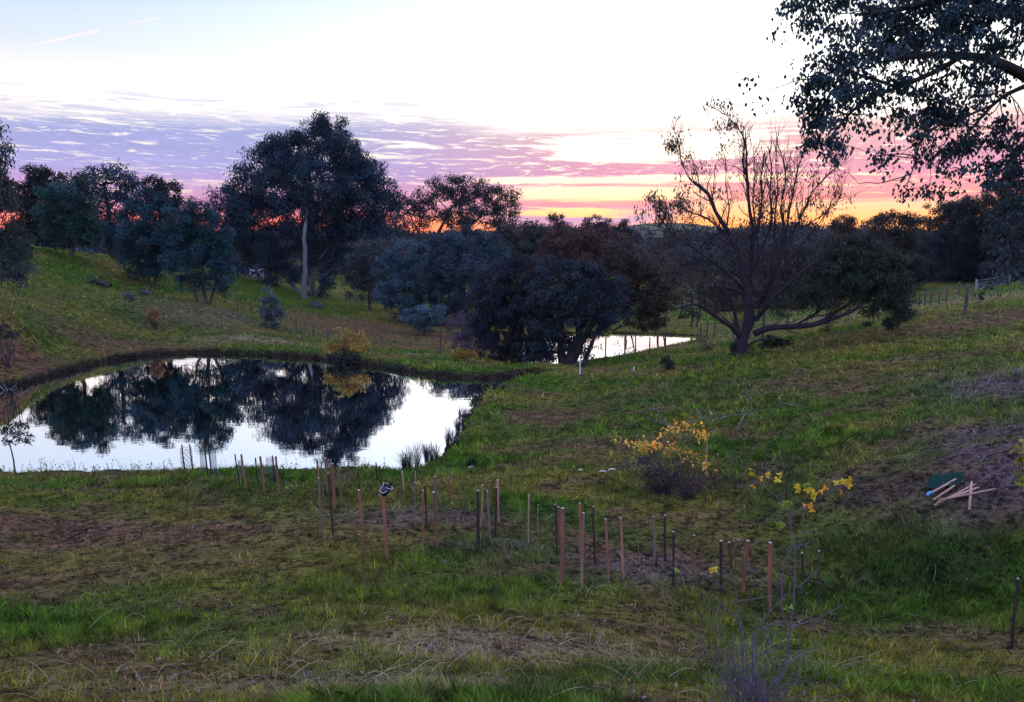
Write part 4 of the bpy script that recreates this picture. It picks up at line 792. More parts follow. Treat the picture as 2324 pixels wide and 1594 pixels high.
for pts, r0, r1 in OL:
    pth = limb_path(pts, OY, .2, .01); s0 = top_ if pts[0][1] > 200 else top_+np.array([-.3, .2, 1.8])
    if pts[0][0] > 2400: ob.tube(jitter_path(s0, pth[0], 5, .02), np.linspace(r0*1.4, r0, 5), OBK, 7)
    ob.tube(pth, np.linspace(r0, r1, len(pth)), OBK, 7)
    for k in range(14):
        i = random.randint(int(len(pth)*.25), len(pth)-1); twigs(ob, pth[i], R.normal(0, .6, 3)+np.array([0, 0, -.25]), random.uniform(.35, .8), .010, 1, ot, OBK, -.2, .6, 2)
# masses of round leaves: picture place, radii, fullness
OM = [(1800,5,50,26,.7),(1850,30,60,40,.9),(1930,30,70,50,1),(2020,40,80,60,1),(2110,50,80,60,1),(2200,50,70,60,1),(2290,60,60,55,.7),(1900,100,60,50,.9),(1980,120,70,60,1.1),(2060,120,60,50,1.1),(2130,180,60,50,.7),(1830,175,36,36,.6),(1880,190,60,44,1.0),(1950,200,60,46,1.0),(2030,195,50,40,.9),
      (1810,240,36,30,.7),(1860,250,50,40,1.0),(1920,260,50,40,.8),(1840,300,34,34,.7),(1890,320,44,36,.7),(1905,350,24,22,.5),(2110,240,50,40,1.0),(2160,270,50,44,1.0),(2100,290,36,34,.8),(2050,250,34,24,.5),(2180,330,50,36,.8),(2130,345,40,26,.5),(2010,365,36,18,.4),
      (2060,430,34,18,.6),(2110,435,34,20,.6),(2160,440,50,16,.4),(2230,130,50,44,.5),(2290,110,40,30,.5),(2230,190,44,34,.5),(2210,240,34,30,.5),(2280,290,34,34,.5),(2300,340,34,46,1.0),(2260,370,30,30,.6),(2310,400,30,46,1.1),(2320,450,26,40,1.0),(2240,320,34,30,.5),(2250,400,40,24,.5),(2180,385,36,20,.4),(2290,470,36,24,.5),
      (2000,70,90,60,.8),(1950,-30,120,40,1),(2150,-20,120,50,1),(2300,0,60,50,.8),(2160,110,60,34,.7),(2400,100,70,80,.8),(2420,260,60,70,.8),(2400,420,60,70,.8),(1840,335,20,20,.4)]
k = OY/F
for px, py, rx, ry, cv in OM:
    dy = R.uniform(-.8, .8)
    cc = crown_lobe(ol, at(px, py, OY+dy), (rx*k, max(rx, ry)*k, ry*k), .060, .98*(cv if px < 2180 else cv*1.3+.15), (.020,.044,.052), .62, .15, asp=.54, hexa=True, shell=.1, dens=(2.8, 1.7), var=.5)
    c0 = at(px, py, OY+dy)
    for q_ in cc[R.permutation(len(cc))[:4]]: ob.tube(jitter_path(c0, q_, 5, .08), np.linspace(.010, .004, 5), OBK, 3, False)
tt = np.array(ot)
for q_ in tt[R.uniform(size=len(tt)) < .8]:
    m_ = R.randint(4, 14); ol.leaves(q_+R.normal(0, .08, (m_, 3)), .058, np.array((.020,.044,.052))*R.uniform(.6, 1.5, (m_, 1)), .66, .6, R, True)
for pts in [[(2185,250),(2183,290),(2178,310),(2165,335),(2150,360)], [(2178,310),(2190,330),(2205,345),(2208,365)], [(2170,330),(2175,350),(2172,372)]]:
    pth = limb_path(pts, OY-.3, .1, .003); ob.tube(pth, np.linspace(.008, .003, len(pth)), OBK, 3, False)
ob.build('trunk', M_BARK, r); ol.build('foliage', M_LEAF, r)

# ------------------------------------------------------------------ stakes
STK = []
def A1(a, b, c, d): return ((300+a/3.32)*P, (1000+b/3.32)*P, (300+c/3.32)*P, (1000+d/3.32)*P)
def A2(a, b, c, d): return ((850+a/3.575)*P, (1100+b/3.575)*P, (850+c/3.575)*P, (1100+d/3.575)*P)
def A3(a, b, c, d): return ((1400+a/2.9)*P, (950+b/2.9)*P, (1400+c/2.9)*P, (950+d/2.9)*P)
def A4(a, b, c, d): return ((1600+a/2.582)*P, (1200+b/2.582)*P, (1600+c/2.582)*P, (1200+d/2.582)*P)
DK = (.045,.030,.026); RD = (.22,.10,.06); PL = (.36,.26,.16); GY = (.17,.13,.10)
S = [ # place, forced distance, half width px, colour, label
 (A1(478,285,500,470),19.4,9,DK,'dark stake at the left end of the row standing up against the bright water'),
 (A1(540,280,565,470),19.3,9,DK,'dark stake just right of the leftmost one against the bright water'),
 (A1(660,255,688,520),18.6,10,DK,'left one of the tall dark pair against the bright water'),
 (A1(690,255,714,520),18.6,10,DK,'right one of the tall dark pair against the bright water'),
 (A1(907,360,952,680),16.6,10,DK,'leaning dark stake left of a brown one on the crest below the tree reflection'),
 (A1(958,362,1003,680),16.7,14,RD,'leaning brown stake right of a dark one on the crest'),
 (A1(1073,392,1098,600),17.2,11,DK,'short dark stake left of a reddish one on the crest'),
 (A1(1115,378,1150,700),16.4,15,RD,'reddish stake at the middle of the crest with a shorter dark one beside it'),
 (A1(1210,372,1228,560),18.0,9,DK,'thin dark stake behind the broad brown one at the pond edge'),
 (A1(1238,378,1268,740),16.2,17,RD,'broad brown stake at the pond edge beneath the big reflection'),
 (A1(1588,552,1602,1050),None,15,GY,'grey brown stake with a pale cut top left of the leaning black one'),
 (A1(1573,405,1598,700),15.8,13,RD,'faint reddish stake behind the pale topped grey brown one'),
 (A1(1608,415,1625,700),16.0,12,GY,'thin grey stake between reddish ones in the dense cluster near the pond'),
 (A1(1662,516,1706,1055),None,13,DK,'leaning black stake with a pale cut top in the dense cluster'),
 (A1(1640,390,1662,700),16.2,14,RD,'tallest reddish stake of the dense cluster near the pond'),
 (A1(1697,437,1716,820),None,19,RD,'broad faded red stake right of the leaning black one'),
 (A1(1742,440,1775,790),None,16,GY,'pale mottled stake at the right end of the dense cluster'),
 (A1(1908,470,1918,640),15.9,9,DK,'thin dark stake behind the one with the pale top at centre left'),
 (A1(1912,650,1965,1215),None,21,RD,'large leaning red brown stake left of the one carrying the pot'),
 (A1(2052,430,2060,560),17.8,9,DK,'short dark stake at the waterline left of the pot'),
 (A1(2085,455,2098,620),16.6,10,DK,'short dark stake rising behind the black pot'),
 (A1(2103,672,2140,1240),None,22,(.31,.14,.08),'orange brown stake carrying the black plant pot'),
 (A1(2262,500,2275,605),16.6,14,PL,'short pale stake in front of the spiky rush clump'),
 (A1(2072,690,2096,800),14.6,11,RD,'small red stake tucked in below the black pot'),
 (A2(583,277,580,690),None,11,GY,'slim pale edged stake right of the pot'),
 (A2(586,180,586,270),16.6,9,PL,'short pale stake directly behind the slim pale edged one'),
 (A2(650,345,652,860),None,15,RD,'faded red stake left of a thin dark one at centre'),
 (A2(663,300,688,715),None,11,DK,'thin leaning dark stake between the faded red and the broad red stakes'),
 (A2(745,360,776,855),None,26,(.20,.095,.06),'broadest red brown stake left of the middle of the view'),
 (A2(757,225,772,500),14.8,14,GY,'grey stake directly behind the broadest red brown one'),
 (A2(877,237,880,300),15.6,11,RD,'short orange stake top on the green slope'),
 (A2(905,460,920,690),None,11,RD,'faint reddish stake standing alone right of the broadest one'),
 (A2(1130,347,1137,820),None,17,DK,'dark stake at the left of the five stake cluster in the middle'),
 (A2(1177,297,1160,680),None,15,(.28,.17,.09),'mossy brown stake second from the left in the five stake cluster'),
 (A2(1217,350,1241,820),None,15,GY,'nearest pale edged stake in the five stake cluster'),
 (A2(1290,320,1288,760),None,14,DK,'dark stake in front of the pinkish one in the five stake cluster'),
 (A2(1306,257,1312,660),None,19,(.38,.19,.13),'pinkish stake at the right of the five stake cluster'),
 (A2(1238,260,1242,420),15.2,12,RD,'reddish stake top behind the middle of the five stake cluster'),
 (A2(1577,382,1573,830),None,10,PL,'slender pale stake right of the five stake cluster'),
 (A2(1658,472,1658,900),None,9,(.20,.15,.08),'slender olive stake with a yellow top'),
 (A2(1808,468,1826,700),12.9,12,DK,'dark stake just behind the thickest pair'),
 (A2(1835,490,1850,900),None,16,RD,'narrower left one of the thickest overlapping pair'),
 (A2(1873,500,1862,1180),None,27,(.22,.10,.065),'thickest red brown stake standing in long grass right of centre'),
 (A2(2022,457,2024,900),None,14,(.32,.12,.10),'faint pinkish stake behind the two toned one'),
 (A2(2056,542,2033,1215),None,19,(.31,.17,.12),'two toned stake with a pale lit edge right of the thickest one'),
 (A2(2138,488,2152,985),None,13,DK,'straight black stake right of the two toned one'),
 (A2(2248,597,2278,1150),None,16,(.29,.14,.08),'thin orange brown stake left of the mottled leaning one'),
 (A3(335,912,352,1350),None,17,(.38,.20,.11),'mottled leaning stake left of the bare mulched patch'),
 (A3(570,900,575,1250),None,12,GY,'faint grey stake left of the tall black one on the mulch'),
 (A3(646,892,648,1235),None,14,DK,'tall black stake standing on the mulch'),
 (A3(708,1008,705,1392),None,17,DK,'pale edged dark stake in front of the tall black one on the mulch'),
 (A3(853,1032,855,1365),None,15,RD,'reddish stake alone between the mulch and the bare bush'),
 (A3(1045,1072,1045,1450),None,20,DK,'broad dark stake with a pale top left of the bare bush'),
 (A3(1103,1082,1120,1320),None,17,(.09,.045,.03),'dim brown stake behind the broad dark one left of the bare bush'),
 (A3(1234,1072,1198,1440),None,25,RD,'broad reddish stake leaning right behind the bare bush'),
 (A3(1390,1085,1390,1590),None,25,(.26,.11,.06),'nearest rusty stake seen through the bare bush twigs'),
 (A3(1618,1157,1625,1345),None,16,DK,'dark stake just right of the bare bush stems'),
 (A3(1738,1142,1735,1560),None,15,(.08,.05,.04),'last tall stake right of the bare bush with a pale cut top'),
 (A3(948,347,935,580),None,10,PL,'pale slim stake right of the yellow sapling'),
 (A3(1022,460,1020,690),None,13,RD,'orange brown stake at the right edge of the thorny bush'),
 (A4(2288,547,2240,1010),None,18,DK,'dark leaning stake alone near the right edge of the near grass')]
cnt = 0; SB = []
for (tx, ty, bx, by), Yd, w, col, lab in S:
    h = hit(bx, by)
    if Yd is None: Yd = h[1]
    b = at(bx, by, Yd); z = T(b[0], Yd); b = np.array([b[0], Yd, z]); tp = at(tx, ty, Yd)
    L = tp-b; hl = max(np.linalg.norm(L), .25); wd = max(.018, min(.045, w/3.3*P*Yd/F*.95))
    r = root('tree_stake', tuple(b), lab, 'stake', 'wooden tree guard stakes on the near bank')
    ax = L/np.linalg.norm(L); yv = np.cross(ax, [1, 0, 0]); yv /= np.linalg.norm(yv); xv = np.cross(yv, ax); a_ = random.uniform(0, .9)
    x2 = xv*cos(a_)+yv*sin(a_); y2 = -xv*sin(a_)+yv*cos(a_); Rm = np.c_[x2, y2, ax]
    m1 = MB(); sub = .3; s1 = MB()
    # shaft in three slightly crooked lengths, chamfer at the sawn top
    n = 5; t = np.linspace(-sub/hl, 1-.012/hl, n); off = R.normal(0, .004, (n, 2)); hw = wd*.5
    ring = np.array([(-1,-1),(1,-1),(1,1),(-1,1)])*hw; V = []
    for i in range(n):
        sc = 1+R.normal()*.04
        for q_ in ring: V.append(b+ax*hl*t[i]+x2*(q_[0]*sc+off[i][0])+y2*(q_[1]*sc+off[i][1]))
    Qs = [(i*4+j, i*4+(j+1) % 4, i*4+4+(j+1) % 4, i*4+4+j) for i in range(n-1) for j in range(4)]
    m1.add(V, Qs, np.repeat(np.array(col)*R.uniform(.75, 1.25, (n, 1)), 4, 0)); m1.build('shaft', M_WOOD, r)
    c = b+ax*(hl-.006)+x2*off[-1][0]+y2*off[-1][1]
    s1.box(c, (wd*1.02, wd*1.02, .012), (.42,.36,.31) if Yd < 17 else col, Rm, .9); s1.build('sawn_top', M_WOOD, r)
    cnt += 1; SB.append(b)
tb = MB()
for b in SB:
    for k in range(5): tussock(b[0]+R.normal()*.07, b[1]+R.normal()*.06, 7, random.uniform(.06, .2), .08, random.choice([(.05,.08,.015), (.16,.12,.07), (.07,.045,.03), (.04,.06,.02)]), w=.004)
tag(tb.build('stake_base_grass', M_GRASS), 'ragged grass and dead stems around the feet of the stakes', 'grass', kind='stuff')
# wire netting guards
def guard(px0, px1, pyt, Yd, label):
    c = at((px0+px1)/2, 1050, Yd); z = T(c[0], Yd); rad = (px1-px0)/2*Yd/F; zt = at(px0, pyt, Yd)[2]
    r = root('wire_guard', (c[0], Yd, z), label, 'tree guard', 'wire netting tree guards'); mb = MB(); H = zt-z
    for k in range(9):
        for sg in (1, -1):
            t = np.linspace(0, 1, 26); a_ = sg*t*H/rad*.75+k*2*pi/9; mb.tube(np.c_[c[0]+rad*np.cos(a_), Yd+rad*np.sin(a_), z+t*H], .0035, (.10,.10,.12), 3, False)
    for zz in (0.03, H): 
        t = np.linspace(0, 2*pi, 18); mb.tube(np.c_[c[0]+rad*np.cos(t), Yd+rad*np.sin(t), z+zz+0*t], .0045, (.10,.10,.12), 4, False)
    mb.build('netting', M_PAINT, r); return r
guard(411, 437, 1018, 19.5, 'wire netting guard between the two leftmost dark stakes'); guard(455, 469, 1020, 19.2, 'narrow netting guard left of the tall dark pair')
guard(478, 491, 1019, 19.2, 'netting guard right of the tall dark pair'); guard(604, 622, 1040, 18.6, 'faint netting guard left of the broad brown stake at the pond edge')
guard(540, 552, 1046, 18.6, 'small netting guard between the crest stakes')
# black pot slung on the stake
pc = at(876, 1112, hit((300+2140/3.32)*P, (1000+1240/3.32)*P)[1]-.02); r = root('plant_pot', tuple(pc), 'black plastic plant pot with a silvery rim tipped over a stake', 'plant pot')
pm = MB(); th = np.linspace(0, 2*pi, 21)[:-1]; tilt = .5
def ring(rad, h): 
    v = np.c_[rad*np.cos(th), rad*np.sin(th), np.full(20, h)]; c_, s_ = cos(tilt), sin(tilt); return np.c_[v[:, 0]*c_+v[:, 2]*s_, v[:, 1], -v[:, 0]*s_+v[:, 2]*c_]+pc
prof = [(.055,-.10),(.062,-.05),(.088,.07),(.082,.07),(.058,-.045)]
V = np.vstack([ring(*p_) for p_ in prof]); Qs = [(i*20+j, i*20+(j+1) % 20, i*20+20+(j+1) % 20, i*20+20+j) for i in range(4) for j in range(20)]
pm.add(V, Qs, (.012,.013,.02)); pm.build('body', M_PLASTIC, r)
pm = MB(); v = ring(.088, .072); pm.tube(np.vstack([v, v[:1]]), .0055, (.55,.58,.66), 5, False); pm.build('rim', M_PLASTIC, r)
pm = MB(); p0 = ring(.088, .07); pm.tube([p0[10], pc+np.array([-.10,-.05,.00]), pc+np.array([-.03,-.11,-.02]), pc+np.array([.03,-.09,.01])], .006, (.6,.62,.7), 5); pm.build('tie', M_PLASTIC, r)
pm = MB(); pm.leaves(pc+R.normal(0, .045, (60, 3))+np.array([.03,0,.10]), .05, (.015,.018,.012), .5, -.2); pm.build('withered_plant', M_LEAF, r)

# ------------------------------------------------------------------ timber, netting, litter on the right
def lay(p0, p1, lift0, lift1, wd, th_, col, label, name='timber_stake', extra=None, sec=None):
    a_ = hit(*p0); b_ = hit(*p1); a_ = a_+np.array([0, 0, lift0]); b_ = b_+np.array([0, 0, lift1]); mid = (a_+b_)/2
    r = root(name, tuple(mid), label, 'stake', 'new timber stakes in a pile'); ax = (b_-a_)/np.linalg.norm(b_-a_); x2 = np.cross(ax, [0, 0, 1.]); x2 /= np.linalg.norm(x2); y2 = np.cross(x2, ax)
    m1 = MB(); L = np.linalg.norm(b_-a_); V = []
    for t in (-.5, .42, .5):
        for q_ in [(-1,-1),(1,-1),(1,1),(-1,1)]:
            k = .15 if t == .5 else 1; V.append(mid+ax*L*t+x2*q_[0]*wd/2*k+y2*q_[1]*th_/2*k)
    m1.add(V, [(i*4+j, i*4+(j+1) % 4, i*4+4+(j+1) % 4, i*4+4+j) for i in range(2) for j in range(4)]+[(3,2,1,0),(8,9,10,11)], col); m1.build('shaft', M_WOOD, r); return r
TW = (.42,.27,.19)
lay((2108,1137),(2185,1096),.10,.05,.04,.03,TW,'upper stake of the bundle with the blue end in the timber pile')
lay((2118,1143),(2183,1102),.06,.05,.03,.03,TW,'lower stake lying against the blue ended one')
lay((2120,1158),(2214,1116),.05,.07,.04,.035,(.36,.22,.16),'stake beneath the crossing point of the timber pile')
lay((2126,1153),(2222,1118),.09,.10,.035,.03,(.46,.28,.20),'stake lying doubled beside the crossing point of the timber pile')
lay((2130,1156),(2262,1121),.13,.07,.03,.025,(.38,.25,.19),'longest stake pointing right across the timber pile')
lay((2199,1166),(2203,1118),.03,.16,.04,.03,(.48,.29,.21),'short stake propped upright across the timber pile')
h = hit(2108, 1137); r = root('plastic_wrap', tuple(h+np.array([0,-.02,.11])), 'bright blue plastic wrapping on the end of the timber bundle', 'plastic wrap')
m1 = MB(); m1.tube([h+np.array([-.07,-.05,.08]), h+np.array([-.03,-.02,.115]), h+np.array([.03,.01,.12]), h+np.array([.09,.04,.13])], [.018,.035,.035,.024], (.06,.22,.42), 8); m1.build('wrap', M_PLASTIC, r)
# dark green netting sheet
n = 14; c4 = [hit(2092,1126), hit(2180,1110), hit(2188,1088), hit(2122,1094)]
u, v = np.meshgrid(np.linspace(0, 1, n), np.linspace(0, 1, n)); V = (c4[0][None, None]*((1-u)*(1-v))[..., None]+c4[1]*(u*(1-v))[..., None]+c4[2]*(u*v)[..., None]+c4[3]*((1-u)*v)[..., None])
V[..., 2] = terrain(V[..., 0], V[..., 1])+.02+.16*fbm(u*4, v*4, 5, 3); idn = np.arange(n*n).reshape(n, n)
m1 = MB(); Qs = np.stack([idn[:-1,:-1], idn[:-1,1:], idn[1:,1:], idn[1:,:-1]], -1).reshape(-1, 4)
m1.add(V.reshape(-1, 3), Qs, (.008,.035,.028)); V2 = V.reshape(-1, 3)-np.array([0, 0, .012]); m1.add(V2, Qs[:, ::-1], (.008,.035,.028))
o = m1.build('shade_netting', M_DRY); tag(o, 'sheet of dark green netting crumpled on the slope behind the timber pile', 'netting')
# white pieces in the grass
for (a_, b_, lab) in [((1361,1077),(1376,1075),'left one of two white plastic strips lying below the thorny bush'), ((1381,1072),(1396,1069),'right one of two white plastic strips lying below the thorny bush'), ((1313,1074),(1322,1073),'small white scrap alone on the green slope'), ((1062,1068),(1074,1066),'thin white scrap on the grass right of the dark tussock')]:
    p0 = hit(*a_); p1 = hit(*b_); r = root('plastic_strip', tuple((p0+p1)/2), lab, 'plastic strip', 'white plastic scraps on the slope'); m1 = MB()
    m1.tube([p0+np.array([0,0,.04]), (p0+p1)/2+np.array([0,0,.055]), p1+np.array([0,0,.04])], [.018,.02,.018], (.62,.62,.68), 6); m1.build('strip', M_PLASTIC, r)
for (tx, ty, bx, by, w, lab) in [(1316,815,1317,850,.026,'tall white marker stake in front of the far pond'), (1439,832,1437,845,.022,'short white marker stake right of the tall white one')]:
    h = hit(bx, by); tp = at(tx, ty, h[1]); r = root('marker_stake', tuple(h), lab, 'stake'); m1 = MB(); m1.tube([h-np.array([0,0,.2]), (h+tp)/2, tp], [w, w, w*.95], (.62,.66,.78), 4); m1.build('shaft', M_PLASTIC, r)
# fallen branches
def fallen(lists, label, col=(.16,.14,.15), rad=.022):
    h0 = hit(*lists[0][0][:2]); r = root('fallen_branch', tuple(h0), label, 'branch'); m1 = MB(); tp = []
    for L in lists:
        pts = []
        for p_ in L: h = hit(p_[0], p_[1]+(p_[2] if len(p_) > 2 else 0)); pts.append(at(p_[0], p_[1], h[1])+np.array([0, 0, .04]))
        pts = np.array(pts); pts[:, 2] = np.maximum(pts[:, 2], terrain(pts[:, 0], pts[:, 1])+.02); m1.tube(pts, np.linspace(rad, rad*.35, len(pts)), col, 5, False)
        for k in range(4): i = random.randint(0, len(pts)-1); twigs(m1, pts[i], R.normal(0, 1, 3)*np.array([1, .5, .35]), .4, rad*.35, 1, tp, col, .05, .6, 2)
    m1.build('limb', M_TWIG, r); return r
fallen([[(1500,945),(1498,957),(1515,968,2),(1540,975)], [(1468,950),(1490,962),(1520,972)], [(1545,968),(1590,955),(1610,942)], [(1580,930,14),(1588,945,6),(1592,958)], [(1475,930,10),(1510,940,6)]], 'tangled grey fallen branches behind the yellow sapling')
fallen([[(1622,957),(1660,950),(1690,947),(1714,948)], [(1620,940,12),(1632,950,2)], [(1690,948),(1672,975)], [(1682,932,14),(1685,948)], [(1632,950),(1618,965)]], 'pale forked fallen branch right of the yellow sapling')
fallen([[(1770,918),(1800,922),(1825,928),(1840,925)], [(1700,905,8),(1712,918)]], 'thin pale branch lying at the foot of the leafless sapling', rad=.016)
fallen([[(0,886),(14,892),(34,888)], [(10,880),(20,894)]], 'grey dead branch lying at the left end of the far bank', rad=.03)
def log(p0, p1, rad, label, col):
    a_ = hit(*p0); b_ = hit(*p1); r = root('fallen_log', tuple((a_+b_)/2), label, 'log'); m1 = MB(); pts = np.linspace(a_+[0,0,rad*.9], b_+[0,0,rad*.7], 7); pts[1:-1] += R.normal(0, rad*.35, (5, 3)); m1.tube(pts, np.linspace(rad, rad*.6, 7), col, 9)
    m1.build('log', M_BARK, r); m2 = MB(); m2.leaves(a_+R.normal(0, rad*1.2, (120, 3))+np.array([0,0,rad]), .16, (.05,.07,.07), .5, 0); m2.build('foliage', M_LEAF, r)
log((212,644),(252,655), .26, 'dark fallen log lying across the left hillside', (.03,.028,.03))
log((326,669),(345,672), .16, 'small pale ended log below the silvery shrub', (.09,.085,.09))

# ------------------------------------------------------------------ fences, gate, shed
def fence(name, label, posts, wires, ph, pr, col=(.06,.05,.045), wr=.006, group=None):
    P0 = posts[0]; r = root(name, tuple(P0), label, 'fence', group); lst = []
    for p_ in posts:
        m1 = MB(); H = ph*random.uniform(.9, 1.1); ln = R.normal(0, .03, 2); m1.tube([p_-np.array([0,0,.3]), p_+np.array([ln[0]*.5, ln[1]*.5, H*.5]), p_+np.array([ln[0], ln[1], H])], [pr, pr, pr*.92], col, 6); m1.build('post', M_BARK, r); lst.append(p_)
    for w in wires:
        m1 = MB(); pts = []
        for i in range(len(lst)-1):
            for t in (0, .5): q_ = lst[i]*(1-t)+lst[i+1]*t; pts.append(q_+np.array([0, -pr, ph*w-(.02 if t else 0)]))
        pts.append(lst[-1]+np.array([0, -pr, ph*w])); m1.tube(pts, wr, (.12,.12,.13), 3, False); m1.build('wire', M_PAINT, r)
    return r
fp = [hit(a_, b_) for a_, b_ in [(512,690),(540,706),(572,716),(637,735),(673,757),(712,770),(745,790)]]
fence('wire_fence', 'old wire fence with thin dark posts running down the left hillside to the dam', fp, (.3,.6,.9), 1.15, .05)
fp = [hit(a_, b_) for a_, b_ in [(1590,775),(1604,768),(1622,760)]]+[at(1665,745,50)*np.array([1,1,0]), at(1785,735,50)*np.array([1,1,0]), at(1876,726,50)*np.array([1,1,0])]
for i, p_ in enumerate(fp): fp[i] = np.array([p_[0], p_[1], T(p_[0], p_[1])])
fence('wire_fence', 'wire fence running behind the bare tree from the far pond to the paddock', fp, (.3,.6,.9), 1.35, .06)
fp = [hit(a_, b_) for a_, b_ in [(1374,815),(1418,812),(1442,808),(1474,806),(1510,800)]]
fence('wire_fence', 'low line of thin posts along the near shore of the far pond', fp, (.5,.9), 1.25, .045)
fp = [hit(2190,716)]+[np.array([q_[0], q_[1], T(q_[0], q_[1])]) for q_ in (np.array([24.6,33.0]), np.array([30.5,35.5]), np.array([13.5,39.5]))]
fp = [fp[3], fp[0], fp[2]]
fence('wire_fence', 'paddock fence with one tall dark post on the right hillside', fp, (.35,.65,.95), 1.5, .075)
fp = [hit(a_, b_) for a_, b_ in [(2085,697),(2098,695),(2112,693),(2130,692),(2146,686),(2175,672)]]
fence('wire_fence', 'distant row of small posts across the hollow on the right', fp, (.5,.9), 1.15, .06)
# single posts
for a_, lab, hh in [((1000,806,1000,742),'solitary tall thin post in front of the purple shrub', None)]:
    h = hit(a_[0], a_[1]); tp = at(a_[2], a_[3], h[1]); r = root('fence_post', tuple(h), lab, 'post'); m1 = MB(); m1.tube([h-np.array([0,0,.3]), (h+tp)/2, tp], [.05,.05,.045], (.05,.04,.04), 6); m1.build('shaft', M_BARK, r)
# metal gate
GYd = 90; ga = at(2217,652,GYd); gb_ = at(2290,652,GYd); ga[2] = T(ga[0], GYd); gb_[2] = T(gb_[0], GYd); H = 1.15
r = root('metal_gate', tuple(ga), 'pale tubular metal gate before the right woodland', 'gate'); m1 = MB(); GC = (.16,.18,.22)
for w in (.18,.36,.55,.75,1.0): m1.tube([ga+[0,0,H*w], gb_+[0,0,H*w]], .028, GC, 6)
m1.build('rails', M_PAINT, r); m1 = MB()
for t in (0,.5,1): q_ = ga*(1-t)+gb_*t; m1.tube([q_+[0,0,.15], q_+[0,0,H]], .035, GC, 6)
m1.build('frame', M_PAINT, r)
for q_ in (ga, gb_): m1 = MB(); m1.tube([q_-[.12,0,.3], q_+[-.12,0,1.35]], .11, (.22,.22,.26) if q_ is ga else (.08,.07,.07), 8); m1.build('gate_post', M_BARK, r)
# white shed beyond the hill
c = at(588, 634, 98); c[2] = T(c[0], 98)-.1; r = root('shed', tuple(c), 'small pale shed glimpsed beneath the tallest eucalyptus', 'shed'); WC = (.35,.37,.42)
m1 = MB(); m1.box(c+[0,0,.55], (1.9,1.6,1.1), WC); m1.build('wall', M_PAINT, r)
m1 = MB(); m1.box(c+[0,-.0,1.13], (2.1,1.8,.06), (.42,.45,.52)); V = [c+np.array(v) for v in [(-1.05,-.9,1.165),(1.05,-.9,1.165),(1.05,.9,1.165),(-1.05,.9,1.165),(-1.05,0,1.5),(1.05,0,1.5)]]; m1.add(V, [(0,1,5,4),(2,3,4,5)], (.42,.45,.52)); m1.add(V, [(1,2,5),(3,0,4)], (.42,.45,.52)); m1.build('roof', M_PAINT, r)
m1 = MB(); m1.box(c+[.2,-.81,.42], (.5,.03,.84), (.10,.10,.12)); m1.build('door', M_PAINT, r)

# ------------------------------------------------------------------ bare fig-like young tree in the foreground
def B5(pts): return [((1500+x_/2.592)*P, (1100+y_/2.592)*P) for x_, y_ in pts]
bs = at(1715, 1640, 5.4); bs[2] = T(bs[0], 5.4); FY = 5.6
r = root('young_tree', tuple(bs), 'bare young fruit tree with a few yellow leaves in the right foreground', 'tree'); m1 = MB(); tp = []
LC = (.12,.095,.12)
ST = [([(790,1640),(770,1560),(700,1450),(640,1340),(560,1220),(500,1130)],.013,.005,0),([(830,1640),(822,1400),(805,1060),(772,850),(742,740)],.012,.004,.25),([(860,1640),(872,1500),(880,1300),(885,1180),(950,1110),(1040,1080)],.013,.004,-.1),
      ([(950,1620),(985,1490),(1050,1430),(1092,1300),(1112,1120)],.016,.011,.1),([(1112,1125),(1060,1040),(1068,850),(1085,700),(1130,600)],.012,.005,.15),
      ([(1112,1120),(1135,950),(1140,750),(1140,590),(1120,480),(1092,400),(1060,330),(980,250),(890,195)],.012,.004,.05),([(1108,410),(1180,370),(1290,300),(1400,240),(1440,225)],.006,.003,.05),
      ([(1120,1112),(1240,1080),(1330,1040),(1450,980)],.006,.003,-.15),([(780,950),(900,940),(985,918)],.005,.003,.2),([(1142,870),(1220,820),(1290,758)],.005,.003,.1),([(1060,850),(940,800),(850,720)],.006,.003,.2),
      ([(760,900),(690,870),(640,830),(560,800)],.005,.002,.3),([(640,1160),(560,940),(500,850),(430,770),(330,720),(250,712)],.005,.002,.3),([(1085,700),(1130,610),(1200,605),(1250,618)],.005,.0025,.1),([(800,1060),(700,1000),(660,960)],.005,.002,.2),
      ([(1100,700),(1160,830),(1200,900)],.004,.002,.1),([(880,1180),(990,1010),(1050,960)],.006,.003,0),([(640,1340),(650,1180),(640,1060),(610,960)],.006,.003,.1),([(1150,550),(1190,525),(1225,508)],.004,.002,.05),([(885,1300),(940,1270),(970,1310)],.005,.002,-.1)]
for pts, r0, r1, dy in ST:
    pth = limb_path(B5(pts), FY+dy, .07, .0035); m1.tube(pth, .62*np.linspace(r0, r1, len(pth)), LC, 6, False)
    for k in range(int(len(pth)*.8)):
        i = random.randint(2, len(pth)-1); d = pth[i]-pth[i-1]; twigs(m1, pth[i], d/np.linalg.norm(d)*.5+R.normal(0, .5, 3), random.uniform(.05, .20), .0022, 1, tp, LC, .2, .5, 1)
for k in range(110):
    s0 = bs+np.array([R.normal()*.12, R.normal()*.10, 0]); e = s0+np.array([R.normal()*.26, R.normal()*.14, R.uniform(.2, .85)]); m1.tube(jitter_path(s0, e, 7, .06), np.linspace(.0035, .0014, 7), LC, 4, False)
m1.build('stems', M_TWIG, r)
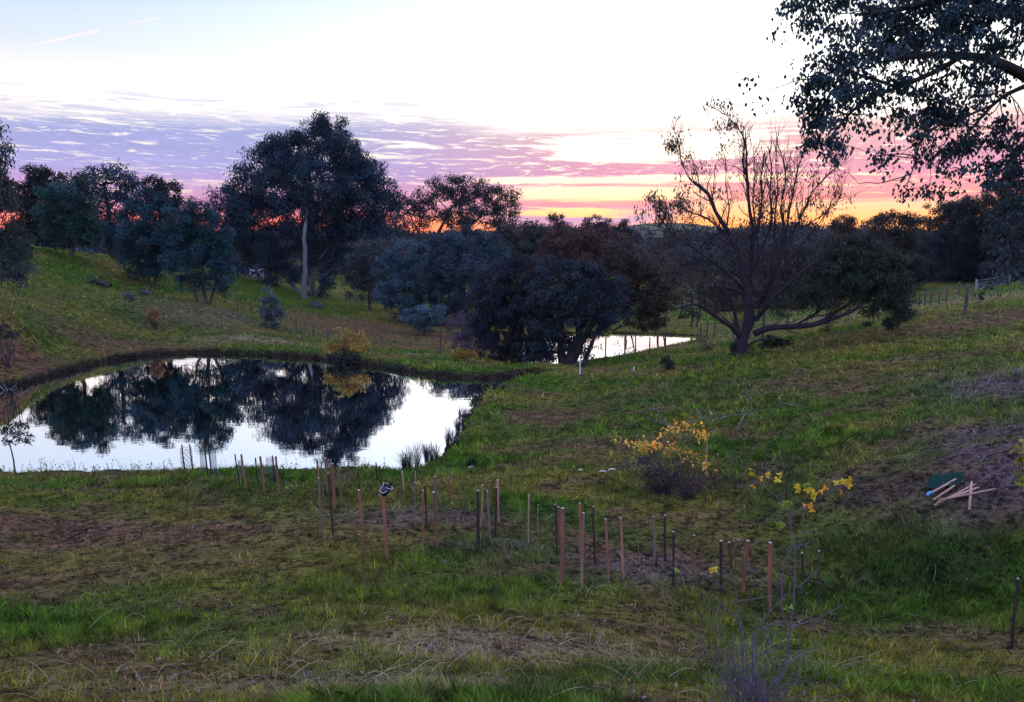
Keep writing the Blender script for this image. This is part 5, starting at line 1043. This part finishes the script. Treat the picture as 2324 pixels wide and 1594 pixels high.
def lobed(mb, c, s, col):
    a_ = R.normal(size=3); a_[1] -= 1.2; a_ /= np.linalg.norm(a_); x_ = np.cross(a_, R.normal(size=3)); x_ /= np.linalg.norm(x_); y_ = np.cross(a_, x_)
    th_ = np.linspace(0, 2*pi, 16)[:-1]; rr_ = s*(.62+.30*np.cos(3*th_)+.10*np.cos(5*th_+1)); V = c+np.cos(th_)[:, None]*rr_[:, None]*x_+np.sin(th_)[:, None]*rr_[:, None]*y_+a_*(R.normal(0, s*.10, 15))[:, None]
    V = np.vstack([V, c]); mb.add(V, [(i, (i+1) % 15, 15) for i in range(15)], np.array(col)*R.uniform(.8, 1.2))
m1 = MB()
for (x_, y_, n, c_) in [(865,145,3,1),(930,182,2,2),(905,165,2,0),(870,222,1,2),(985,165,3,1),(1020,175,3,1),(1055,155,3,1),(1145,235,3,1),(1160,255,2,1),(1205,220,4,0),(1215,235,2,1),(1250,260,3,1),(1255,285,3,1),(1310,255,3,2),(1225,340,2,2),(1232,365,3,2),(1420,205,4,1),(1450,190,3,1),(1490,200,4,1),(1440,255,3,2),(1510,210,2,1),(1100,335,5,0),(1090,360,3,0),(1065,370,2,0),(1060,480,4,0),(1068,460,2,0),(1100,1005,3,0),(640,760,2,1),(412,757,2,0),(1380,285,1,0)]:
    px, py = B5([(x_, y_)])[0]
    for k in range(n): m1 = MB(); lobed(m1, at(px, py, FY+.05)+R.normal(0, .014, 3), R.uniform(.024, .036), [(.22,.34,.04),(.62,.47,.04),(.75,.36,.04)][c_]); m1.build('leaf', M_YELLOW, r)
print('LEAVES', NLEAF[0])

# ------------------------------------------------------------------ air
bm = MB(); zt = GZ.max()+6; bm.box((0, 1120, (zt-3)/2), (5700, 3520, zt+3), (1,1,1))
m, q = mat_new('air'); pv = q.n('ShaderNodeVolumePrincipled'); pv.inputs['Color'].default_value = (.62,.78,1,1); pv.inputs['Density'].default_value = .00005; pv.inputs['Anisotropy'].default_value = .0
o = q.n('ShaderNodeOutputMaterial'); q.link(pv.outputs[0], o.inputs['Volume'])
hz = bm.build('haze', m); tag(hz, kind='stuff')
print('TERRAIN range', GZ.min(), GZ.max())
